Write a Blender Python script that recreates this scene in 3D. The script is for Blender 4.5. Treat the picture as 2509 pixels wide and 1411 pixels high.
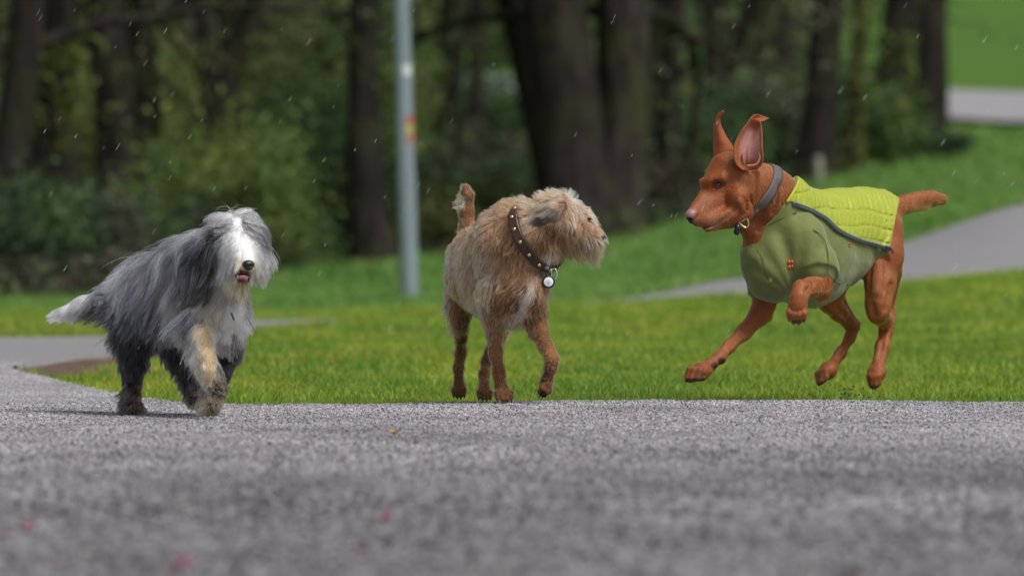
import bpy, math, os
import numpy as np
from mathutils import Vector

RNG = np.random.default_rng(7)
for o in list(bpy.data.objects):
    bpy.data.objects.remove(o, do_unlink=True)
SC = bpy.context.scene
COL = SC.collection

# ------------------------------------------------------------------ camera, sky, sun, exposure
CAM_H, LENS, HORIZON, FPX = 0.5, 200.0, 565.0, 200.0 / 36.0 * 2509.0
cam_data = bpy.data.cameras.new('camera')
cam = bpy.data.objects.new('camera', cam_data)
COL.objects.link(cam)
cam.location = (0, 0, CAM_H)
cam.rotation_euler = (math.radians(90) - math.atan((705.5 - HORIZON) / FPX), 0, 0)
cam_data.lens = LENS
cam_data.sensor_width = 36.0
cam_data.clip_end = 2000.0
cam_data.dof.use_dof = True
cam_data.dof.focus_distance = 16.25
cam_data.dof.aperture_fstop = 3.8
SC.camera = cam

world = bpy.data.worlds.new('World')
SC.world = world
world.use_nodes = True
wn, wl = world.node_tree.nodes, world.node_tree.links
wn.clear()
SUN_EL, SUN_AZ = math.radians(58), math.radians(136)
sky = wn.new('ShaderNodeTexSky')
sky.sky_type = 'NISHITA'
sky.sun_disc = False
sky.sun_elevation = SUN_EL
sky.sun_rotation = SUN_AZ
sky.air_density = 1.0
sky.dust_density = 4.0
sky.ozone_density = 1.0
hs = wn.new('ShaderNodeHueSaturation')      # an overcast sky is nearly grey
hs.inputs['Saturation'].default_value = 0.42
bg = wn.new('ShaderNodeBackground')
bg.inputs['Strength'].default_value = 0.092
wo = wn.new('ShaderNodeOutputWorld')
wl.new(sky.outputs[0], hs.inputs['Color'])
wl.new(hs.outputs[0], bg.inputs['Color'])
wl.new(bg.outputs[0], wo.inputs['Surface'])

sun_data = bpy.data.lights.new('sun', 'SUN')
sun_data.energy = 2.1
sun_data.angle = math.radians(20)
sun_data.color = (1.0, 0.97, 0.93)
sun = bpy.data.objects.new('sun', sun_data)
COL.objects.link(sun)
sd = Vector((math.sin(SUN_AZ) * math.cos(SUN_EL), math.cos(SUN_AZ) * math.cos(SUN_EL), math.sin(SUN_EL)))
sun.rotation_euler = sd.to_track_quat('Z', 'Y').to_euler()
sky.sun_rotation = math.atan2(sd.x, sd.y)

SC.view_settings.view_transform = 'Standard'
SC.view_settings.look = 'None'
SC.view_settings.exposure = 0.3
SC.view_settings.gamma = 1.0
SC.render.engine = 'CYCLES'
SC.cycles.use_denoising = True
SC.cycles.max_bounces = 6
SC.cycles.transparent_max_bounces = 12
SC.render.film_transparent = False
try:
    SC.cycles_curves.shape = 'RIBBONS'
    SC.cycles_curves.subdivisions = 2
except Exception:
    pass


# ------------------------------------------------------------------ helpers
def at(u, v, d):
    """a point of the place seen at (u, v) of a 2509 px wide picture, d metres away"""
    return np.array([(u - 1254.5) / FPX * d, d, CAM_H - (v - HORIZON) / FPX * d])


def tag(o, label=None, cat=None, group=None, kind=None):
    if label: o['label'] = label
    if cat: o['category'] = cat
    if group: o['group'] = group
    if kind: o['kind'] = kind
    return o


def link(o, parent=None):
    COL.objects.link(o)
    if parent is not None:
        o.parent = parent
    return o


def mesh_np(name, verts, faces, mat=None, parent=None, smooth=True, colors=None, attr='Col'):
    """verts (n,3); faces: a list of (m,k) int arrays; colors (n,3)"""
    me = bpy.data.meshes.new(name)
    verts = np.asarray(verts, dtype=np.float32)
    faces = [np.asarray(f, dtype=np.int32) for f in faces if len(f)]
    me.vertices.add(len(verts))
    me.vertices.foreach_set('co', verts.ravel())
    loops = np.concatenate([f.ravel() for f in faces])
    sizes = np.concatenate([np.full(len(f), f.shape[1], dtype=np.int32) for f in faces])
    starts = np.concatenate([[0], np.cumsum(sizes)[:-1]]).astype(np.int32)
    me.loops.add(len(loops))
    me.loops.foreach_set('vertex_index', loops)
    me.polygons.add(len(sizes))
    me.polygons.foreach_set('loop_start', starts)
    me.polygons.foreach_set('loop_total', sizes)
    me.update(calc_edges=True)
    me.validate()
    if smooth:
        me.shade_smooth()
    if colors is not None:
        a = me.attributes.new(attr, 'FLOAT_COLOR', 'POINT')
        c = np.ones((len(verts), 4), dtype=np.float32)
        c[:, :3] = colors
        a.data.foreach_set('color', c.ravel())
    if mat: me.materials.append(mat)
    o = bpy.data.objects.new(name, me)
    return link(o, parent)


def curves_np(name, pts, rad, mat, parent=None, colors=None):
    """pts (n,s,3) strands; rad (n,s); colors (n,s,3)"""
    n, s = pts.shape[:2]
    cu = bpy.data.hair_curves.new(name)
    cu.add_curves([s] * n)
    cu.attributes['position'].data.foreach_set('vector', pts.astype(np.float32).ravel())
    ra = cu.attributes.get('radius') or cu.attributes.new('radius', 'FLOAT', 'POINT')
    ra.data.foreach_set('value', rad.astype(np.float32).ravel())
    if colors is not None:
        a = cu.attributes.new('Col', 'FLOAT_COLOR', 'POINT')
        c = np.ones((n * s, 4), dtype=np.float32)
        c[:, :3] = colors.reshape(-1, 3)
        a.data.foreach_set('color', c.ravel())
    cu.materials.append(mat)
    o = bpy.data.objects.new(name, cu)
    return link(o, parent)


class NT:
    """small node-tree writer"""
    def __init__(self, name):
        self.m = bpy.data.materials.new(name)
        self.m.use_nodes = True
        self.n, self.l = self.m.node_tree.nodes, self.m.node_tree.links
        self.n.clear()
        self.out = self.n.new('ShaderNodeOutputMaterial')

    def node(self, t, **kw):
        nd = self.n.new(t)
        for k, v in kw.items():
            if k in nd.inputs:
                self.put(v, nd.inputs[k])
            else:
                setattr(nd, k, v)
        return nd

    def put(self, v, sock):
        if isinstance(v, bpy.types.NodeSocket):
            self.l.new(v, sock)
        elif isinstance(v, bpy.types.Node):
            self.l.new(v.outputs[0], sock)
        else:
            if isinstance(v, (tuple, list)) and len(v) == 3 and sock.type == 'RGBA':
                v = (*v, 1)
            sock.default_value = v

    def coord(self, which='Object'):
        return self.n.new('ShaderNodeTexCoord').outputs[which]

    def noise(self, vec, scale, detail=3, rough=0.55):
        nd = self.n.new('ShaderNodeTexNoise')
        self.put(vec, nd.inputs['Vector'])
        nd.inputs['Scale'].default_value = scale
        nd.inputs['Detail'].default_value = detail
        nd.inputs['Roughness'].default_value = rough
        return nd.outputs['Fac']

    def voro(self, vec, scale, out='Distance', feature='F1'):
        nd = self.n.new('ShaderNodeTexVoronoi')
        nd.feature = feature
        self.put(vec, nd.inputs['Vector'])
        nd.inputs['Scale'].default_value = scale
        return nd.outputs[out]

    def ramp(self, fac, stops):
        nd = self.n.new('ShaderNodeValToRGB')
        el = nd.color_ramp.elements
        while len(el) < len(stops): el.new(0.5)
        for e, (p, c) in zip(el, stops):
            e.position = p
            e.color = (*c, 1) if len(c) == 3 else c
        self.put(fac, nd.inputs[0])
        return nd.outputs[0]

    def mix(self, fac, a, b, blend='MIX'):
        nd = self.n.new('ShaderNodeMix')
        nd.data_type = 'RGBA'
        nd.blend_type = blend
        self.put(fac, nd.inputs[0]); self.put(a, nd.inputs[6]); self.put(b, nd.inputs[7])
        return nd.outputs[2]

    def math(self, op, a, b=0.5, clamp=False):
        nd = self.n.new('ShaderNodeMath')
        nd.operation = op
        nd.use_clamp = clamp
        self.put(a, nd.inputs[0]); self.put(b, nd.inputs[1])
        return nd.outputs[0]

    def attr(self, name, out='Color'):
        nd = self.n.new('ShaderNodeAttribute')
        nd.attribute_name = name
        return nd.outputs[out]

    def bump(self, h, strength=0.5, dist=0.01, normal=None):
        nd = self.n.new('ShaderNodeBump')
        nd.inputs['Strength'].default_value = strength
        nd.inputs['Distance'].default_value = dist
        self.put(h, nd.inputs['Height'])
        if normal is not None: self.put(normal, nd.inputs['Normal'])
        return nd.outputs[0]

    def bsdf(self, color, rough=0.7, spec=0.3, normal=None, **kw):
        nd = self.n.new('ShaderNodeBsdfPrincipled')
        self.put(color, nd.inputs['Base Color'])
        self.put(rough, nd.inputs['Roughness'])
        self.put(spec, nd.inputs['Specular IOR Level'])
        if normal is not None: self.put(normal, nd.inputs['Normal'])
        for k, v in kw.items():
            self.put(v, nd.inputs[k.replace('_', ' ')])
        return nd.outputs[0]

    def done(self, sh):
        self.l.new(sh, self.out.inputs['Surface'])
        return self.m


def simple_mat(name, color, rough=0.6, spec=0.4, var=0.15, scale=40, metallic=0.0, bump=0.0, **kw):
    t = NT(name)
    n = t.noise(t.coord(), scale, 3)
    c = t.mix(n, tuple(x * (1 - var) for x in color), tuple(min(1, x * (1 + var)) for x in color))
    nrm = t.bump(t.noise(t.coord(), scale * 3, 3), bump, 0.002) if bump else None
    return t.done(t.bsdf(c, rough, spec, nrm, Metallic=metallic, **kw))


def vnoise(p, scale, seed=0):
    """cheap smooth value noise in numpy, p (n,3) -> (n,) in -1..1"""
    q = p * scale + seed * 17.13
    i = np.floor(q).astype(np.int64)
    f = q - i
    f = f * f * (3 - 2 * f)
    out = np.zeros(len(p))
    for dx in (0, 1):
        for dy in (0, 1):
            for dz in (0, 1):
                h = (i[:, 0] + dx) * 374761393 + (i[:, 1] + dy) * 668265263 + (i[:, 2] + dz) * 2147483647 + seed * 144665
                h = (h ^ (h >> 13)) * 1274126177
                h = ((h ^ (h >> 16)) & 0xffff) / 32767.5 - 1
                w = (f[:, 0] if dx else 1 - f[:, 0]) * (f[:, 1] if dy else 1 - f[:, 1]) * (f[:, 2] if dz else 1 - f[:, 2])
                out += h * w
    return out


def norm(a):
    return a / np.maximum(np.linalg.norm(a, axis=-1, keepdims=True), 1e-9)


# ------------------------------------------------------------------ the lie of the land
TD = np.array([16.6, 21, 26, 30, 34, 36, 40, 50, 65, 80, 100, 110, 118, 150, 250.])
TU = np.array([-900, 0, 750, 1200, 1440, 1800, 2100, 2509, 3600.])
TV = np.array([
    [985, 897, 833, 797, 770, 759, 739, 712, 680, 640, 430, 330, 290, 100, -500],
    [985, 897, 833, 797, 770, 759, 737, 704, 672, 600, 400, 300, 260, 60, -520],
    [985, 897, 833, 796, 774, 762, 738, 695, 640, 560, 350, 260, 220, 30, -560],
    [985, 897, 831, 788, 757, 750, 733, 680, 620, 530, 320, 240, 205, 10, -580],
    [985, 897, 830, 783, 741, 738, 712, 650, 590, 500, 310, 245, 207, 0, -600],
    [985, 896, 827, 775, 722, 704, 650, 585, 530, 460, 310, 255, 212, 0, -620],
    [985, 895, 823, 765, 703, 676, 600, 520, 460, 415, 335, 290, 235, 20, -640],
    [985, 893, 815, 752, 683, 640, 500, 440, 395, 380, 345, 318, 250, 20, -660],
    [985, 890, 800, 720, 630, 570, 400, 300, 230, 200, 170, 140, 70, -200, -900],
])
TZ = CAM_H - (TV - HORIZON) / FPX * TD[None, :]


def ground_z(x, y):
    x = np.asarray(x, dtype=float); y = np.asarray(y, dtype=float)
    x, y = np.broadcast_arrays(x, y)
    u = 1254.5 + x / np.maximum(y, 5.0) * FPX
    u = np.clip(u, TU[0], TU[-1])
    iu = np.clip(np.searchsorted(TU, u) - 1, 0, len(TU) - 2)
    fu = (u - TU[iu]) / (TU[iu + 1] - TU[iu])
    fu = fu * 0.4 + 0.6 * fu * fu * (3 - 2 * fu)
    yc = np.clip(y, TD[0], TD[-1])
    ii = np.clip(np.searchsorted(TD, yc) - 1, 0, len(TD) - 2)
    fd = (yc - TD[ii]) / (TD[ii + 1] - TD[ii])
    z = (TZ[iu, ii] * (1 - fd) + TZ[iu, ii + 1] * fd) * (1 - fu) + (TZ[iu + 1, ii] * (1 - fd) + TZ[iu + 1, ii + 1] * fd) * fu
    z = np.where(y < 16.6, 0, z)
    z = z + np.maximum(y - 250, 0) * 0.02
    z = z + 0.009 * np.exp(-((x - 0.55) / 0.9) ** 2) * np.exp(-((y - 16.4) / 1.2) ** 2) - 0.010 * np.exp(-((x + 1.2) / 0.8) ** 2) * np.exp(-((y - 16.0) / 1.5) ** 2)
    z = z - 0.013 * np.clip((22 - y) / 4, 0, 1)
    return z


def ax(parts):
    out = []
    for a, b, n in parts:
        out.append(np.linspace(a, b, n, endpoint=False))
    out.append([parts[-1][1]])
    return np.concatenate(out)


def grid_faces(nx, ny):
    i = np.arange(nx - 1)[:, None] * ny + np.arange(ny - 1)[None, :]
    i = i.ravel()
    return np.stack([i, i + ny, i + ny + 1, i + 1], 1)


EDGE_X = np.array([-30, -8, -1.8354, -1.835, -1.72, -1.55, -1.32, -1.12, -0.95, -0.75, -0.4, 0.3, 1.0, 1.6, 4, 30])
EDGE_Y = np.array([22, 25.2, 26.45, 20.9, 20.2, 19.3, 18.2, 17.4, 17.0, 16.75, 16.68, 16.66, 16.72, 16.66, 16.5, 14.0])


def asphalt_edge(x):
    x = np.asarray(x, dtype=float)
    base = np.interp(x, EDGE_X, EDGE_Y)
    w = np.stack([x, x * 0, x * 0], -1).reshape(-1, 3)
    n = (vnoise(w, 5, 2) * 0.06 + vnoise(w, 13, 3) * 0.06 + vnoise(w, 41, 4) * 0.035).reshape(x.shape)
    return base + n * (x > -1.83)


# the second path: near side and far side as (x, y)
PN = np.array([(-1.835, 20.9), (-1.72, 22.2), (-1.62, 23.6), (-1.52, 25.8), (-1.38, 28.6), (-1.11, 30.7), (-0.4, 32.8), (0.44, 34.2), (1.3, 34.5), (2.2, 34.8), (3.2, 35.3), (6, 37), (14, 46)])
PF = np.array([(-1.835, 26.45), (-1.80, 26.9), (-1.74, 27.6), (-1.66, 28.8), (-1.5, 31.4), (-1.18, 32.0), (-0.4, 33.4), (0.5, 35.2), (1.3, 37.0), (2.3, 38.8), (3.6, 40.0), (7, 42.5), (13, 52)])


def resample(p, n):
    t = np.linspace(0, len(p) - 1, n)
    i = np.clip(t.astype(int), 0, len(p) - 2)
    f = (t - i)[:, None]
    f = f * 0.5 + 0.5 * f * f * (3 - 2 * f)
    return p[i] * (1 - f) + p[i + 1] * f


PN_, PF_ = resample(PN, 120), resample(PF, 120)


def on_path(x, y):
    """true where asphalt lies"""
    m = y < asphalt_edge(x)
    near = np.interp(x, PN_[:, 0], PN_[:, 1]); far = np.interp(x, PF_[:, 0], PF_[:, 1])
    m |= (x > -1.835) & (y > near) & (y < far) & ((x < -0.95) | (x > 0.30))      # overgrown between
    return m


def soil_mask(x, y):
    p = np.stack([x * 3, y * 0.7, x * 0], -1)
    n = vnoise(p, 2.2, 11) * 0.35 + vnoise(p, 6, 12) * 0.2
    e = 1.0 - np.sqrt(((x + 1.66) / 0.24) ** 2 + ((y - 21.9) / 2.2) ** 2)
    return np.clip((e + n) * 3, 0, 1)


# ---- ground sheet
def build_ground():
    xs = ax([(-420, -60, 24), (-60, -12, 30), (-12, -4, 40), (-4, 4, 220), (4, 12, 50), (12, 60, 60), (60, 420, 24)])
    ys = ax([(-200, 0, 10), (0, 14, 14), (14, 16.6, 14), (16.6, 30, 120), (30, 42, 60), (42, 80, 60), (80, 130, 70), (130, 260, 50), (260, 900, 12)])
    X, Y = np.meshgrid(xs, ys, indexing='ij')
    Z = ground_z(X, Y)
    p = np.stack([X.ravel(), Y.ravel(), Z.ravel()], 1)
    far = np.clip((p[:, 1] - 40) / 60, 0, 1)
    p[:, 2] += vnoise(p, 0.35, 5) * 0.10 * far + vnoise(p, 1.7, 6) * 0.01 * (p[:, 1] > 18)
    p[:, 2] -= 0.015
    soil = soil_mask(p[:, 0], p[:, 1])
    wood = wood_mask(p[:, 0], p[:, 1])
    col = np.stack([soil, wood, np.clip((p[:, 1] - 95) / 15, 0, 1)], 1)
    t = NT('lawn_ground')
    co = t.coord()
    a = t.attr('Col')
    sep = t.node('ShaderNodeSeparateColor', Color=a)
    n1, n2 = t.noise(co, 0.6, 4), t.noise(co, 14, 4)
    g = t.mix(n1, (0.085, 0.185, 0.024), (0.13, 0.24, 0.03))
    g = t.mix(t.math('MULTIPLY', n2, 0.55), g, (0.11, 0.15, 0.03))
    soilc = t.ramp(t.noise(co, 30, 4), [(0.3, (0.05, 0.032, 0.022)), (0.7, (0.19, 0.13, 0.095))])
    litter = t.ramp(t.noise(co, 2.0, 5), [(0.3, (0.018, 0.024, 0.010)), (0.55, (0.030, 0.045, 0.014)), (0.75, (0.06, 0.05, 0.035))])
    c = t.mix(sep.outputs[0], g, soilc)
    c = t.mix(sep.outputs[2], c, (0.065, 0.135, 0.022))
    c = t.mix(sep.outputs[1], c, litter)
    nrm = t.bump(t.noise(co, 25, 4), 0.6, 0.03)
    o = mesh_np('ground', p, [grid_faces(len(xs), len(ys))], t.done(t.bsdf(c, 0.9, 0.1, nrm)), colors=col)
    tag(o, kind='structure')


WOOD_U = np.array([-2000, 0, 300, 650, 880, 1100, 1300, 1450, 1700, 1960, 2150, 2300, 2360, 2600, 4000])
WOOD_D = np.array([40, 40.5, 42, 52, 62, 62, 60, 60, 64, 72, 78, 84, 400, 400, 60])


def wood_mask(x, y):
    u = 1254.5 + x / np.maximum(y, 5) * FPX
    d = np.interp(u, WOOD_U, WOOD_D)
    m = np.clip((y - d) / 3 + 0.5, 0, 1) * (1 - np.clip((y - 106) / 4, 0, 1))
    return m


# ---- asphalt
def asphalt_mat(name, stones):
    t = NT(name)
    co = t.coord()
    if stones:
        c = t.attr('Col')
        return t.done(t.bsdf(c, 0.5, 0.4))
    big = t.noise(co, 1.3, 5)
    c = t.ramp(t.voro(co, 160, 'Color'), [(0.0, (0.10, 0.096, 0.10)), (0.5, (0.25, 0.24, 0.245)), (1.0, (0.40, 0.385, 0.385))])
    c = t.mix(t.math('MULTIPLY', big, 0.5), c, (0.20, 0.192, 0.19))
    h = t.voro(co, 160)
    nrm = t.bump(h, 0.8, 0.003)
    nrm = t.bump(t.noise(co, 45, 4), 0.5, 0.006, nrm)
    return t.done(t.bsdf(c, t.math('MULTIPLY_ADD', big, 0.3), 0.45, nrm)) if False else t.done(t.bsdf(c, 0.5, 0.45, nrm))


def stone_field(x, y, z, r, h, rng):
    """low pebbles, each an eight-sided cap"""
    n = len(x)
    ang = np.linspace(0, 2 * np.pi, 6, endpoint=False)
    a0 = rng.uniform(0, 6.28, n)
    rr = r[:, None] * rng.uniform(0.7, 1.2, (n, 6))
    bx = x[:, None] + np.cos(ang[None] + a0[:, None]) * rr
    by = y[:, None] + np.sin(ang[None] + a0[:, None]) * rr
    bz = np.broadcast_to((z - 0.002)[:, None], bx.shape)
    tx = x[:, None] + np.cos(ang[None] + a0[:, None]) * rr * 0.62
    ty = y[:, None] + np.sin(ang[None] + a0[:, None]) * rr * 0.62
    tz = z[:, None] + h[:, None] * rng.uniform(0.7, 1.1, (n, 6))
    V = np.concatenate([np.stack([bx, by, bz], -1), np.stack([tx, ty, tz], -1)], 1)   # n,12,3
    k = np.arange(6); k2 = (k + 1) % 6
    side = np.stack([k, k2, k2 + 6, k + 6], 1)
    top = np.array([[6, 7, 8, 9, 10, 11]])
    off = (np.arange(n) * 12)[:, None, None]
    return V.reshape(-1, 3), (side[None] + off).reshape(-1, 4), (top[None] + off).reshape(-1, 6)


def build_asphalt():
    xs = ax([(-30, -4, 30), (-4, -1.84, 60), (-1.84, -1.8354, 2), (-1.8354, -1.835, 1), (-1.835, 3.2, 420), (3.2, 30, 40)])
    ny = 150
    tt = np.linspace(0, 1, ny) ** 0.7
    ye = asphalt_edge(xs)
    X = np.repeat(xs[:, None], ny, 1)
    Y = -40 + (ye[:, None] + 40) * tt[None]
    Z = ground_z(X, Y) + 0.004
    Z[:, -1] -= 0.03 * (xs > -1.8)
    p = np.stack([X.ravel(), Y.ravel(), Z.ravel()], 1)
    p[:, 2] += vnoise(p, 0.8, 21) * 0.006 + vnoise(p, 4, 22) * 0.0015
    f = grid_faces(len(xs), ny)
    # second path strip
    m = 24
    s = np.r_[0, np.linspace(0.004, .996, m - 2), 1][None, :, None]
    S = PN_[:, None] * (1 - s) + PF_[:, None] * s
    z2 = ground_z(S[..., 0], S[..., 1]) + 0.006
    z2[2:, 0] -= .04; z2[2:, -1] -= .04
    z2 -= (.10 * np.clip((PN_[:, 0] + .98) / .25, 0, 1) * np.clip((.40 - PN_[:, 0]) / .25, 0, 1))[:, None]
    p2 = np.concatenate([S, z2[..., None]], -1).reshape(-1, 3)
    f2 = grid_faces(len(PN_), m)[:, ::-1]
    o = mesh_np('path', np.concatenate([p, p2]), [np.concatenate([f, f2 + len(p)])], asphalt_mat('asphalt', False), smooth=False)
    tag(o, 'grey gritty asphalt path in the foreground, bending away behind the lawn', kind='structure')
    # exposed chippings of the surface, densest where the lens is sharp
    rng = np.random.default_rng(5)
    V, Q, H, C = [], [], [], []
    base = 0
    for (d0, d1, dens, r0, r1) in ((13.6, 17.0, 14000, .0017, .0042), (11.0, 13.6, 5500, .0026, .006), (7.4, 11.0, 1800, .004, .009), (17.0, 21.5, 5000, .002, .0042)):
        w = 0.0925 * d1 + 0.55
        n = int(dens * 2 * w * (d1 - d0))
        x = rng.uniform(-w, w, n); y = rng.uniform(d0, d1, n)
        k = (y < asphalt_edge(x) - 0.01) & (np.abs(x) < 0.0925 * y + 0.5)
        if d0 >= 17: k &= x < -0.8
        x, y = x[k], y[k]
        q = np.stack([x, y, x * 0], 1)
        z = ground_z(x, y) + 0.004
        z = z + vnoise(np.stack([x, y, z], 1), 0.8, 21) * 0.006
        r = rng.uniform(r0, r1, len(x)) * (0.8 + 0.3 * rng.random(len(x)))
        v, qd, hx = stone_field(x, y, z, r, r * rng.uniform(0.35, 1.0, len(x)), rng)
        g = np.clip(rng.normal(0.235, 0.10, len(x)), 0.03, 0.55)
        g = np.where(rng.random(len(x)) < 0.10, 0.03, g)
        near_dark = np.clip((14.6 - y) / 4.5 + .5 * vnoise(q, .9, 33) + .25 * vnoise(q, 2.6, 34), 0, 1)  # chippings get darker towards the camera, broken into uneven patches
        g = g * (1.12 - .70 * near_dark)
        g = g * (1 + .22 * vnoise(q * [1, .12, 1], 24, 35) * np.clip((15.5 - y) / 3, 0, 1))
        if d0 >= 17: g = g * .5 + .15
        g = g * (1 + 0.22 * vnoise(q, 2.2, 31) + 0.15 * vnoise(q, 7, 32))
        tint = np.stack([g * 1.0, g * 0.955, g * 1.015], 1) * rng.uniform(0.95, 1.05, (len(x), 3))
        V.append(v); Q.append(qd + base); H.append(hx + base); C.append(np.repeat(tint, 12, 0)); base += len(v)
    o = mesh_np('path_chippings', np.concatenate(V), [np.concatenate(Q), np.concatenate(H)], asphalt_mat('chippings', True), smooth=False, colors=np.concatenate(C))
    tag(o, 'fine light and dark grey stone chippings exposed in the asphalt path', kind='stuff')
    # far path on the hillside
    xs = np.linspace(-40, 60, 200); m = 8
    Yn = 109.5 + 1.2 * np.sin(xs / 17) ; Yf = 117.5 + 1.5 * np.sin(xs / 13 + 1)
    s = np.linspace(0, 1, m)[None]
    X = np.repeat(xs[:, None], m, 1); Y = Yn[:, None] * (1 - s) + Yf[:, None] * s
    Z = ground_z(X, Y) + 0.14
    o = mesh_np('far_path', np.stack([X.ravel(), Y.ravel(), Z.ravel()], 1), [grid_faces(200, m)], simple_mat('far_asphalt', (0.26, 0.25, 0.26), 0.7, 0.3, 0.15, 3))
    tag(o, kind='structure')


# ---- grass
def blades(x, y, z, h, w, lean, rng):
    n = len(x)
    a = rng.uniform(0, np.pi, n)
    side = np.stack([np.cos(a), np.sin(a), np.zeros(n)], 1) * w[:, None]
    b = rng.uniform(0, 2 * np.pi, n)
    L = np.stack([np.cos(b), np.sin(b), np.zeros(n)], 1) * (h * lean)[:, None]
    p = np.stack([x, y, z], 1)
    up = np.zeros((n, 3)); up[:, 2] = h
    v = np.stack([p - side, p + side, p + up * 0.5 + L * 0.3 - side * 0.75, p + up * 0.5 + L * 0.3 + side * 0.75, p + up * 0.92 + L], 1)
    off = (np.arange(n) * 5)[:, None]
    q = np.array([0, 1, 3, 2])[None] + off
    t = np.array([2, 3, 4])[None] + off
    return v.reshape(-1, 3), q, t


def build_grass():
    rng = np.random.default_rng(3)
    t = NT('grass_blades')
    c = t.attr('Col')
    d = t.bsdf(c, 0.55, 0.35)
    tr = t.node('ShaderNodeBsdfTranslucent', Color=c)
    mx = t.node('ShaderNodeMixShader', Fac=0.35)
    t.l.new(d, mx.inputs[1]); t.l.new(tr.outputs[0], mx.inputs[2])
    mat = t.done(mx.outputs[0])
    V, Q, T, C = [], [], [], []
    base = 0
    for (d0, d1, dens, h0, h1, w0) in ((16.4, 17.4, 16000, .014, .046, .0012), (17.4, 20, 5200, .014, .038, .0017), (20, 26, 2600, .015, .036, .0022), (26, 36, 1300, .02, .05, .0032), (36, 50, 500, .03, .07, .006), (50, 75, 130, .05, .14, .012), (75, 108, 40, .08, .2, .03)):
        wl_, wr_ = -0.095 * d1 - 0.9, 0.095 * d1 + 0.9
        n = int(dens * (wr_ - wl_) * (d1 - d0))
        x = rng.uniform(wl_, wr_, n); y = rng.uniform(d0, d1, n)
        k = (~on_path(x, y)) & (np.abs(x) < 0.0935 * y + 0.8)
        k &= rng.random(n) > soil_mask(x, y) * 1.05
        q = np.stack([x, y, x * 0], 1)
        patch = vnoise(q * [1, .5, 1], 2.4, 41) * 0.5 + vnoise(q * [1, .5, 1], 7, 42) * 0.3
        k &= rng.random(n) < 0.75 + patch
        x, y, patch, q = x[k], y[k], patch[k], q[k]
        z = ground_z(x, y) - 0.014
        big = vnoise(q, 5.5, 43)
        h = rng.uniform(h0, h1, len(x)) * (1 + 0.35 * big)
        if d0 < 17:
            h *= np.where(rng.random(len(x)) < 0.03, rng.uniform(1.3, 2.2, len(x)), 1.0) * np.clip(0.55 + (asphalt_edge(x) - y + 0.9) * 0.0 + 0.5 * vnoise(q, 3, 9), .35, 1.2)
        v, qd, tr_ = blades(x, y, z, h, np.full(len(x), w0) * rng.uniform(.7, 1.4, len(x)), rng.uniform(0.1, 0.9, len(x)), rng)
        m = np.clip(0.5 + patch + rng.normal(0, .22, len(x)), 0, 1)[:, None]
        col = np.array([[0.10, 0.235, 0.028]]) * (1 - m) + np.array([[0.38, 0.46, 0.055]]) * m
        yel = (rng.random(len(x)) < (0.05 + 0.22 * np.clip(vnoise(q * [1, .4, 1], 1.6, 44) * 2, 0, 1)))[:, None]
        col = np.where(yel, np.array([[0.40, 0.36, 0.06]]), col)
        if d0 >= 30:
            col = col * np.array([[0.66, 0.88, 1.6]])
        col = col * rng.uniform(0.75, 1.2, (len(x), 1))
        V.append(v); Q.append(qd + base); T.append(tr_ + base); C.append(np.repeat(col, 5, 0)); base += len(v)
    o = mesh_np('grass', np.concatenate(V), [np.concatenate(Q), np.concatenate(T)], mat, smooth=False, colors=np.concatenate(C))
    tag(o, 'short bright green lawn grass with yellowish patches beyond the path', 'grass', kind='stuff')


build_ground()
build_asphalt()
build_grass()

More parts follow.
